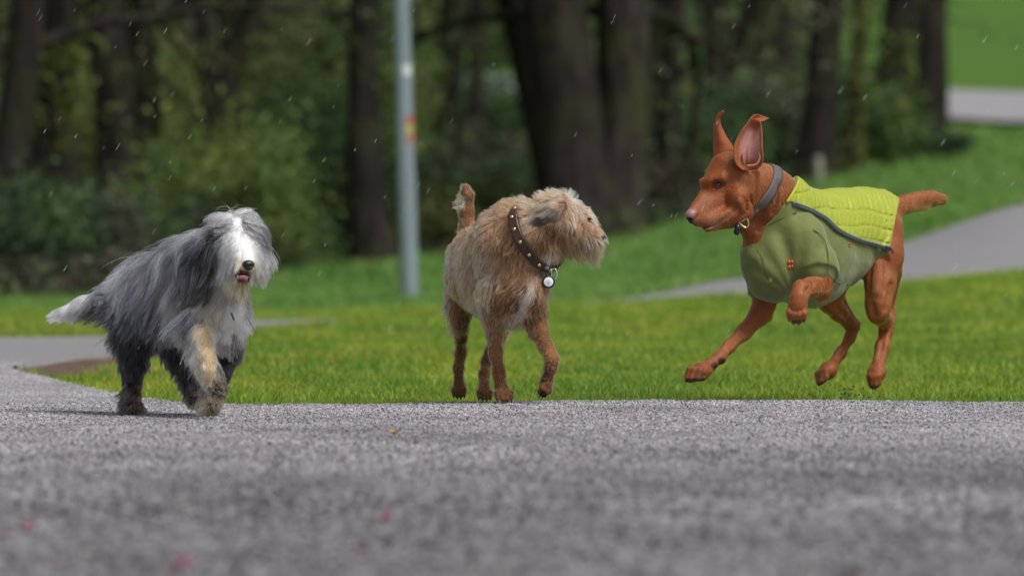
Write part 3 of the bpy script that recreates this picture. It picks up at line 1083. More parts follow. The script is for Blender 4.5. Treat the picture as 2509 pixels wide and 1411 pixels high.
    # short sleek hair over all bare skin
    rng = np.random.default_rng(12)
    pal = dict(a=(.25, .064, .012), b=(.32, .098, .022), c=(.17, .040, .008), d=(.10, .05, .03))
    CT = [(300, 260, 1, -.1, 11, .12, 'a'), (200, 300, 1, -.6, 10, .12, 'a'), (150, 400, .5, -1, 8, .1, 'a'), (120, 480, .8, -.8, 7, .08, 'a'), (220, 450, 1, .3, 9, .1, 'a'), (190, 540, 1, .2, 8, .1, 'b'), (300, 420, 1, .5, 11, .12, 'a'), (300, 520, .8, .8, 12, .12, 'c'), (380, 400, .5, 1, 13, .12, 'a'), (450, 430, .8, .8, 15, .12, 'a'), (400, 560, .4, 1, 15, .15, 'c'), (500, 480, .8, .8, 15, .12, 'a'),
          (430, 920, -.5, 1, 13, .12, 'a'), (340, 1060, -.7, 1, 12, .12, 'b'), (240, 1160, -.8, 1, 10, .12, 'a'), (120, 1260, -1, .5, 8, .1, 'c'), (690, 860, -.9, .3, 12, .12, 'b'), (590, 880, -.4, 1, 10, .12, 'b'), (585, 970, 0, 1, 8, .1, 'b'),
          (740, 920, .5, 1, 12, .12, 'a'), (820, 1020, .4, 1, 11, .14, 'a'), (800, 1130, -.5, 1, 10, .12, 'a'), (700, 1260, -.7, 1, 8, .1, 'c'), (1040, 640, .2, 1, 14, .12, 'a'), (970, 760, 0, 1, 14, .12, 'a'), (940, 900, 0, 1, 13, .12, 'b'), (990, 1030, 0, 1, 12, .14, 'a'), (965, 1140, -.1, 1, 10, .12, 'a'), (935, 1290, -.1, 1, 8, .1, 'c'),
          (1040, 490, 1, -.1, 9, .08, 'a'), (1150, 460, 1, -.1, 9, .08, 'a'), (1240, 465, 1, .1, 9, .1, 'a'), (1140, 500, 1, .5, 20, .3, 'b')]
    def dens(c):
        xx, yy = fr.inv(c)
        covered = (yy - 640 > -(xx - 365) * .84) & (xx < 1005) & (yy > 430) & (yy < 890 + 0 * xx) & (xx > 350) & ~((xx > 870) & (yy > 700)) & ~((xx > 580) & (xx < 735) & (yy > 810))
        return np.where(covered, .02, 1.0) * np.where(yy < 620, 1.7, 1.0)
    rt = sample_surface(V, Q, 90000, rng, dens)
    hx, hy_ = fr.inv(rt)
    bad = (np.hypot((hx - 222) / 27, (hy_ - 395) / 19) < 1) | (np.hypot(hx - 92, hy_ - 545) < 32)
    for (cx, cy, rx, ry) in ((125, 1290, 75, 17), (240, 1200, 20, 18), (205, 1215, 16, 16), (690, 1318, 50, 15), (935, 1335, 40, 18)):
        bad |= np.hypot((hx - cx) / rx, (hy_ - cy) / ry) < 1
    rt = rt[~bad]
    P_, rd_, hc_ = grow(B, fr, rt, CT, pal, rng, steps=3, gravity=.02, wav=.05, clump=.12, clump_n=10, keep_off=.0003, colvar=.09, jitter=30, strand=(.00055, .00030), flyaway=.0)
    make_coat('short_hair', P_, rd_, hc_, hair_mat('sleek_hair', .24), dog)

    black = simple_mat('claw_horn', (0.03, 0.022, 0.02), 0.4, 0.5)
    for n_ in (n1, n2, n3, n4):
        nail_objs(n_, R(66), black, dog)

    # eye
    eyemat = simple_mat('eye_amber', (0.035, 0.014, 0.006), 0.08, 0.8, 0.3, 200)
    e = fr.hit(B, 221, 394)[0]
    blob('eye', e + np.array([0, .0005, 0]), (R(18), R(13), R(13)), eyemat, dog, [norm(np.array([-.9, -.4, -.12])), norm(np.array([-.4, .9, 0])), up])
    lidm = simple_mat('eyelid_skin', (0.20, 0.065, 0.025), 0.5, 0.3)
    for s_, name in ((-1, 'eyelid'), (1, 'eyelid')):
        pts = [fr.hit(B, 199 + q * 46, 396 + s_ * (13.5 * math.sin(math.pi * q)) - q * 5, .0)[0] + np.array([0, -.004, 0]) for q in np.linspace(0, 1, 9)]
        tube_obj(name, np.array(pts), R(3.2), lidm, dog, seg=6)
    # nose leather: nostril
    nm = simple_mat('nose_leather', (0.30, 0.155, 0.145), 0.38, 0.5, .15, 300, bump=.3)
    N = Body()
    N.cone(fr(96, 534, hd - .108), fr(104, 556, hd - .100), R(24), R(18), k=.01)
    N.ell(fr(114, 526, hd - .102), (R(24), R(22), R(20)), k=.012)
    q1 = fr.hit(N, 90, 552)[0]; N.ell(q1, (R(12), R(14), R(6)), k=.004, op=-1)
    l_, h_ = N.bounds(.01); a_ = [axis_points(l_[i], h_[i], .0014) for i in range(3)]
    Vn, Qn = surface_nets(N.grid(a_), a_)
    nx_, ny_ = fr.inv(Vn)
    dk = np.clip((1.4 - np.hypot((nx_ - 90) / 17, (ny_ - 556) / 12)) * 1.6, 0, 1)[:, None]
    bk = np.clip((nx_ - 108) / 20, 0, 1)[:, None]; lo_ = np.clip((ny_ - 545) / 22, 0, 1)[:, None]
    cn = np.array([[0.30, 0.15, 0.145]]) * (1 - bk) + base * bk
    cn = cn * (1 - .75 * lo_ * (1 - bk * .6)); cn = cn * (1 - dk) + np.array([[0.02, 0.01, 0.01]]) * dk
    t = NT('nose_skin'); cc = t.coord()
    mesh_np('nose', Vn, [Qn], t.done(t.bsdf(t.attr('Col'), .36, .5, t.bump(t.voro(cc, 700), .3, .001))), dog, colors=cn)
    # tongue / gum peeping at the lips
    gum = simple_mat('gum', (0.24, 0.085, 0.075), .3, .5)
    pts = [fr.hit(B, a, b, .0)[0] for a, b in ((160, 598), (178, 597), (196, 590), (214, 580))]
    tube_obj('lower_lip', smooth_path(pts, 16), np.interp(np.linspace(0, 1, 16), [0, .5, 1], [R(6), R(8), R(3)]), gum, dog, seg=8)

    # ears: folded leaves of skin, pale inside
    def ear(rows, cup, dys, inner, label, matte, thick=.0028):
        nr, nc = 46, 22
        rows = np.array(rows, float)
        tt = np.linspace(0, 1, nr)
        Lf = smooth_path(np.c_[rows[:, 0], rows[:, 1], dys], nr)
        Rt = smooth_path(np.c_[rows[:, 2], rows[:, 3], dys], nr)
        G = np.zeros((nr, nc, 3))
        for i in range(nr):
            for j in range(nc):
                s_ = j / (nc - 1)
                p = Lf[i] * (1 - s_) + Rt[i] * s_
                cd = cup * math.sin(math.pi * s_) * (1 - 0.75 * max(0, (tt[i] - .55) / .45))
                w_ = np.linalg.norm(Rt[i][:2] - Lf[i][:2]) * px
                G[i, j] = fr(p[0], p[1], p[2] + cd * min(1, w_ / .05))
        # thickness along the leaf's own normal
        du = np.gradient(G, axis=0); dv = np.gradient(G, axis=1)
        nn = norm(np.cross(du, dv))
        G2 = G + nn * thick * np.sign((nn * np.array([0, 1, 0])).sum(-1).mean())
        a = G.reshape(-1, 3); b = G2.reshape(-1, 3)
        f = grid_faces(nr, nc)
        rim = np.concatenate([np.arange(nc), np.arange(1, nr) * nc + nc - 1, (nr - 1) * nc + np.arange(nc - 2, -1, -1), np.arange(nr - 2, 0, -1) * nc])
        r2 = np.roll(rim, -1); o_ = nr * nc
        sides = np.stack([rim, r2, r2 + o_, rim + o_], 1)
        S, T_ = np.meshgrid(np.linspace(0, 1, nc), tt)
        cin = np.tile(np.array([0.30, 0.078, 0.019]), (nr * nc, 1))
        if inner:
            m = np.clip(np.minimum(np.minimum(S - .13, .97 - S) * 8, np.minimum((T_ - .10) * 9, (.66 - T_) * 8)), 0, 1).ravel()[:, None]
            pk = np.array([[0.45, 0.215, 0.18]]) * (1 + .25 * vnoise(a, 45, 3))[:, None]
            cin = cin * (1 - m) + pk * m
            ridge = np.clip(1 - np.abs(S - (.46 + .2 * (T_ - .3))) * 14, 0, 1) * np.clip((.40 - T_) * 6, 0, 1) * np.clip(T_ * 9, 0, 1)
            ridge = ridge.ravel()[:, None]
            cin = cin * (1 - ridge * .85) + np.array([[0.10, 0.03, 0.025]]) * ridge * .85
        cout = np.tile(np.array([0.29, 0.074, 0.018]), (nr * nc, 1))
        o = mesh_np('ear', np.concatenate([a, b]), [f, f[:, ::-1] + o_, sides], matte, dog, colors=np.concatenate([cin, cout]))
        tag(o, label)
        return o
    t = NT('ear_skin')
    cc = t.coord()
    earmat = t.done(t.bsdf(t.attr('Col'), .5, .35, t.bump(t.noise(cc, 120, 4), .3, .002), Subsurface_Weight=0.12, Subsurface_Radius=(.01, .004, .002), Sheen_Weight=.2))
    ear([(335, 328, 395, 325), (305, 300, 420, 300), (294, 262, 425, 265), (295, 225, 422, 235), (308, 188, 421, 195), (330, 152, 419, 160), (352, 122, 416, 128), (368, 98, 414, 108), (382, 82, 432, 102), (402, 76, 452, 92)],
        .035, np.array([-.255, -.265, -.27, -.27, -.265, -.26, -.252, -.25, -.245, -.24]), True, 'raised ear showing its pale pink inside, tip folded back', earmat)
    # tragus folds inside the ear
    fold = simple_mat('ear_fold', (0.36, 0.155, 0.125), .5, .3)
    tube_obj('ear_fold', smooth_path([fr(335, 300, -.238), fr(332, 262, -.250), fr(345, 235, -.236), fr(352, 205, -.228)], 16), np.linspace(R(5), R(2), 16), fold, dog, seg=8)
    tube_obj('ear_fold', smooth_path([fr(352, 312, -.256), fr(395, 304, -.262), fr(412, 272, -.262), fr(406, 245, -.255)], 16), np.linspace(R(8), R(4), 16), fold, dog, seg=8)
    ear([(203, 278, 270, 262), (200, 250, 292, 238), (199, 215, 285, 212), (199, 180, 266, 184), (200, 150, 248, 152), (203, 122, 237, 128), (208, 98, 233, 108), (216, 80, 233, 92), (228, 66, 242, 78), (240, 57, 250, 66)],
        -.018, np.array([-.11, -.11, -.11, -.112, -.116, -.12, -.125, -.13, -.135, -.14]), False, 'far ear flung straight up, russet side showing', earmat)
    # gusset joining ear to skull
    # ---- collar
    ctr = np.array(fr(398, 425, -.14)); axis = norm(np.array(fr(340, 395, -.175)) - np.array(fr(470, 470, -.09)))
    top, bot = np.array(fr(450, 312, -.10)), np.array(fr(352, 560, -.19))
    pl = norm(np.cross(bot - top, lat)); pl = pl if pl[0] < 0 else -pl
    c0 = (top + bot) / 2
    web = NT('grey_webbing'); cc = web.coord()
    webm = web.done(web.bsdf(web.mix(web.noise(cc, 300, 2), (0.085, 0.075, 0.07), (0.15, 0.135, 0.125)), .6, .35, web.bump(web.voro(cc, 500), .5, .001)))
    collar, G = band(B, c0, pl, R(48), .001, .0035, 'collar', webm, None)
    tag(collar, 'broad plain grey collar round the neck of the leaping russet dog', 'collar')
    metal = simple_mat('brass_metal', (0.62, 0.52, 0.34), .28, .5, .1, 100, metallic=1.0)
    dc = fr(343, 572, -.235)
    dr_ = [dc + np.array([a, 0, b]) * R(1) for a, b in ((-26, 6), (2, -18), (16, -8), (14, 14), (6, 24), (-6, 14))]
    tube_obj('ring', smooth_path(dr_, 30, True), R(4.2), metal, collar, seg=8, closed=True)
    tagm = simple_mat('tag_black', (0.016, 0.018, 0.024), .3, .5)
    tube_obj('tag', smooth_path([fr(308, 572, -.235), fr(312, 592, -.237), fr(306, 610, -.236), fr(316, 622, -.235)], 12), [R(w_) for w_ in (9, 12, 15, 16, 16, 15, 15, 16, 15, 12, 8, 4)], tagm, collar, seg=6)

    # ---- coat: olive shell with short sleeves, quilted yellow back, zip
    NK = lambda Bd: Bd.chain([(fr(500, 500, -.07), R(128) + .010), (fr(440, 430, -.12), R(108) + .010)], k=0.04, n=lat, m=0.84)
    VB = Body(); trunk(VB, .008); NK(VB); VB.cone(fr(965, 620, .32), fr(972, 730, .28), R(88) + .008, R(80) + .008, k=0.03)
    SL = Body()
    SL.cone(fr(455, 640, .02), fr(428, 905, .02), R(96) + .009, R(56) + .009, k=.03)
    SN = Body()
    SN.cone(fr(600, 640, -.11), fr(668, 780, -.13), R(98) + .009, R(82) + .009, k=.03)
    SN.cone(fr(668, 780, -.13), fr(678, 850, -.14), R(82) + .009, R(60) + .009, k=.03)
    l_, h_ = VB.bounds(.03)
    a_ = [axis_points(l_[i], h_[i], .0036) for i in range(3)]
    GX = np.stack(np.meshgrid(*a_, indexing='ij'), -1)
    P1, P2 = np.array(fr(543, 392, -.03)), np.array(fr(372, 640, -.10))
    nn = norm(np.cross(P2 - P1, lat * .3 + np.array([0, -.7, 0]))); nn = nn if nn[0] > 0 else -nn                 # into the coat
    neck_cut = -((GX - P1) @ nn)
    gx, gy = fr.inv(GX)
    def half(ax_, ay_, bx_, by_):
        """positive on the right hand side of the image line a->b, in metres"""
        L = math.hypot(bx_ - ax_, by_ - ay_)
        return (-(gx - ax_) * (by_ - ay_) + (gy - ay_) * (bx_ - ax_)) / L * px
    # rear edge follows the flank; depth tilt keeps it square across the body
    dd = (GX[..., 1] - (fr.d + .12)) / px
    rear1 = -((gx - 1012) * -0.68 + (gy - 690) * -0.73) * px * 1.0
    rear2 = (gx - 1026 - (gy - 560) * -.2) * px
    Dv = VB.grid(a_, .01)
    Dv = np.maximum(np.maximum(Dv, neck_cut.astype(np.float32)), np.maximum(rear1, rear2).astype(np.float32))
    sl = SL.grid(a_, .01); c1 = -half(365, 897, 482, 935) if half(365, 897, 482, 935).mean() > 0 else half(365, 897, 482, 935)
    # keep what is above the hem line
    hem1 = ((gy - 897) - (gx - 365) * (38 / 117)) * px
    sl = np.maximum(sl, hem1.astype(np.float32))
    sn = SN.grid(a_, .01)
    q_ = np.array(fr(668, 815, -.14)); hd_ = norm(np.array(fr(700, 935, -.22)) - np.array(fr(660, 690, -.11)))
    sn = np.maximum(sn, ((GX - q_) @ hd_).astype(np.float32))
    k_ = .03
    def smin(a, b, k):
        h = np.maximum(k - np.abs(a - b), 0) / k
        return np.minimum(a, b) - h * h * k * .25
    Dv = smin(smin(Dv, sl, .012), sn, .012)
    # woven folds: at the neck, under the arm
    fold_ = .0025 * np.sin(((GX - P1) @ nn) / .0105 + 2 * GX[..., 1] * 10) * np.exp(-np.abs((GX - P1) @ nn - .04) / .03)
    qv = GX.reshape(-1, 3)
    wv = vnoise(qv, 9, 15).reshape(gx.shape)
    # creases fanning from the armpit over shoulder and flank, and dragging down the breast
    ang = np.arctan2(gy - 900, gx - 560); rad_ = np.hypot(gy - 900, gx - 560)
    fold_ += .0022 * np.sin(ang * 15 + 3 * wv) * np.exp(-((rad_ - 230) / 150) ** 2)
    fold_ += .0016 * np.sin((gx * .8 - gy * .5) / 22 + 4 * wv) * np.exp(-((gx - 420) / 70) ** 2 - ((gy - 760) / 110) ** 2)
    fold_ += .0016 * np.sin((gy + gx * .35) / 15 + 4 * wv) * np.exp(-((gx - 800) / 120) ** 2 - ((gy - 760) / 90) ** 2)
    Dv = Dv - fold_.astype(np.float32)
    Vv, Qv = surface_nets(Dv, a_)
    Vv = weld_smooth(Vv, Qv, 1, .4)
    t = NT('olive_cloth'); cc = t.coord()
    cl = t.mix(t.noise(cc, 6, 3), (0.125, 0.150, 0.034), (0.165, 0.190, 0.052))
    olive = t.done(t.bsdf(cl, .62, .25, t.bump(t.noise(cc, 1100, 2), .25, .0008, t.bump(t.noise(cc, 9, 3), .35, .03)), Sheen_Weight=.35, Sheen_Roughness=.5))
    coat = mesh_np('dog_coat', Vv, [Qv], olive)
    tag(coat, 'olive dog coat with quilted lime back panel worn by the russet dog', 'dog coat')

    # zip line: from the picture onto the near flank, then as height over the body's length
    zl = np.array([(556, 478), (590, 492), (625, 508), (665, 527), (705, 550), (745, 588), (775, 610), (815, 630), (865, 650), (930, 666), (1000, 690)], float)
    zp = fr.hit(VB, zl[:, 0], zl[:, 1], .001)
    s_of = lambda p: p @ fwd
    zs, zz = s_of(zp), zp[:, 2]
    o_ = np.argsort(zs)
    YP = VB.grid(a_, .02) - .004
    sg = GX @ fwd
    zline = np.interp(sg, zs[o_], zz[o_])
    off_ = np.array(fr(0, 0)) @ fwd
    # quilt: cells along the back, with crinkles across
    lt = (GX @ lat)
    al = (sg + .25 * GX[..., 2]) / .027; ac = (GX[..., 2] * .9 + lt * .5 - .15 * sg) / .036
    def tri(x): return np.abs((x % 1) - .5) * 2
    wob = (vnoise(GX.reshape(-1, 3)[:: 1] * 1.0, 16, 2).reshape(sg.shape) if True else 0)
    pil = np.minimum(1 - tri(al + .35 * wob + .4 * np.sin(ac * 2)) ** 9, 1 - tri(ac + .22 * wob) ** 9)
    cr = np.sin((sg * .75 + GX[..., 2] * .35 + lt * .3) / .0030 + 7 * wob) * .5
    YP = YP - (.0060 * (pil - .5) + .0026 * cr * pil).astype(np.float32)
    YP = np.maximum(np.maximum(YP, (zline - GX[..., 2]).astype(np.float32) + .002), np.maximum(neck_cut + .001, np.maximum(rear2 - .001, 0 * rear2 - 1)).astype(np.float32))
    Vy, Qy = surface_nets(YP, a_)
    Vy = weld_smooth(Vy, Qy, 1, .3)
    t = NT('lime_quilt'); cc = t.coord()
    cl = t.mix(t.noise(cc, 25, 4), (0.27, 0.33, 0.014), (0.40, 0.44, 0.024))
    lime = t.done(t.bsdf(cl, .42, .45, t.bump(t.noise(cc, 150, 4), .5, .0025), Sheen_Weight=.15))
    mesh_np('quilted_panel', Vy, [Qy], lime, coat)
    zfine = smooth_path(zp, 90)
    gz = VB.grad(zfine)
    zm = simple_mat('zip_tape', (0.15, 0.18, 0.205), .5, .4)
    V1, F1, c1_ = tube(zfine + gz * .004, R(11), 8)
    mesh_np('zip', V1, [F1] + c1_, zm, coat)
    tm = simple_mat('zip_teeth', (0.045, 0.055, 0.065), .35, .5)
    tube_obj('zip_teeth', zfine + gz * .010, R(3.0), tm, coat, seg=6)
    # puller
    tube_obj('zip_puller', np.array([zfine[-3] + gz[-3] * .013, fr(1010, 697, .10), fr(1024, 712, .09)]) * 1.0 if False else smooth_path([zfine[-4] + gz[-4] * .013, zfine[-1] + gz[-1] * .014, zfine[-1] + np.array([.012, -.012, -.012])], 10), [R(w_) for w_ in (7, 8, 7, 5, 4, 4, 4, 5, 6, 3)], tm, coat, seg=8)
    # neck binding
    top2 = P1; 
    rg, _ = ring(VB, (P1 + P2) / 2 + nn * .004, nn, .002, 90)
    bind = simple_mat('lime_binding', (0.36, 0.46, 0.02), .5, .3)
    zi = rg[:, 2] > np.interp(s_of(rg), zs[o_], zz[o_]) - .002
    # dark lining shows inside the standing collar
    k0 = int(np.argmax(~zi & np.roll(zi, -1))) + 1 if zi.any() and (~zi).any() else 0
    seq = np.roll(rg, -k0, 0)[: int(zi.sum())]
    if len(seq) > 4: tube_obj('neck_binding', seq, R(7), bind, coat, seg=8)
    # seams
    SB = Body(); trunk(SB, .008); NK(SB); SB.cone(fr(600, 640, -.11), fr(668, 780, -.13), R(98) + .009, R(82) + .009, k=.03); SB.cone(fr(668, 780, -.13), fr(678, 850, -.14), R(82) + .009, R(60) + .009, k=.03); SB.cone(fr(455, 640, .02), fr(428, 905, .02), R(96) + .009, R(56) + .009, k=.03)
    seam = simple_mat('seam_thread', (0.075, 0.095, 0.03), .7, .2)
    for pts in ([(655, 600), (690, 625), (712, 665), (722, 720), (722, 800), (724, 845)], [(724, 800), (745, 828), (775, 845), (815, 848), (850, 835)], [(400, 690), (425, 740), (440, 800), (470, 860), (500, 905)], [(455, 575), (520, 545), (580, 520)]):
        w = smooth_path(fr.hit(SB, [a for a, b in pts], [b for a, b in pts], .0003), 24)
        tube_obj('seam', w, .0013, seam, coat, seg=5)
    orange = simple_mat('orange_print', (0.62, 0.13, 0.03), .5, .3)
    def patch(name, pts, body, mat_, parent, off=.0016):
        c = fr.hit(body, [a for a, b in pts], [b for a, b in pts], off)
        n = len(c); c2 = c - body.grad(c) * .0012
        ctr_ = c.mean(0)
        return mesh_np(name, np.concatenate([c, c2]), [np.arange(n)[None], np.array([[i, i + n, (i + 1) % n + n, (i + 1) % n] for i in range(n)])], mat_, parent, smooth=False)
    # small printed crest on the breast: a shield over a paw of three strokes
    for pts in ([(538, 742), (545, 735), (551, 742), (549, 758), (541, 756)], [(553, 736), (561, 738), (567, 748), (560, 757), (553, 751)], [(540, 762), (548, 761), (553, 768), (552, 782), (545, 778)], [(555, 760), (562, 759), (564, 768), (559, 777), (554, 772)]):
        patch('crest_print', pts, SB, orange, coat, .0007)
    for pts in ([(814, 660), (820, 655), (827, 660), (824, 668), (816, 667)], [(817, 670), (824, 670), (823, 677), (818, 677)]):
        patch('crest_print', pts, VB, orange, coat, .0007)


build_russet_dog()
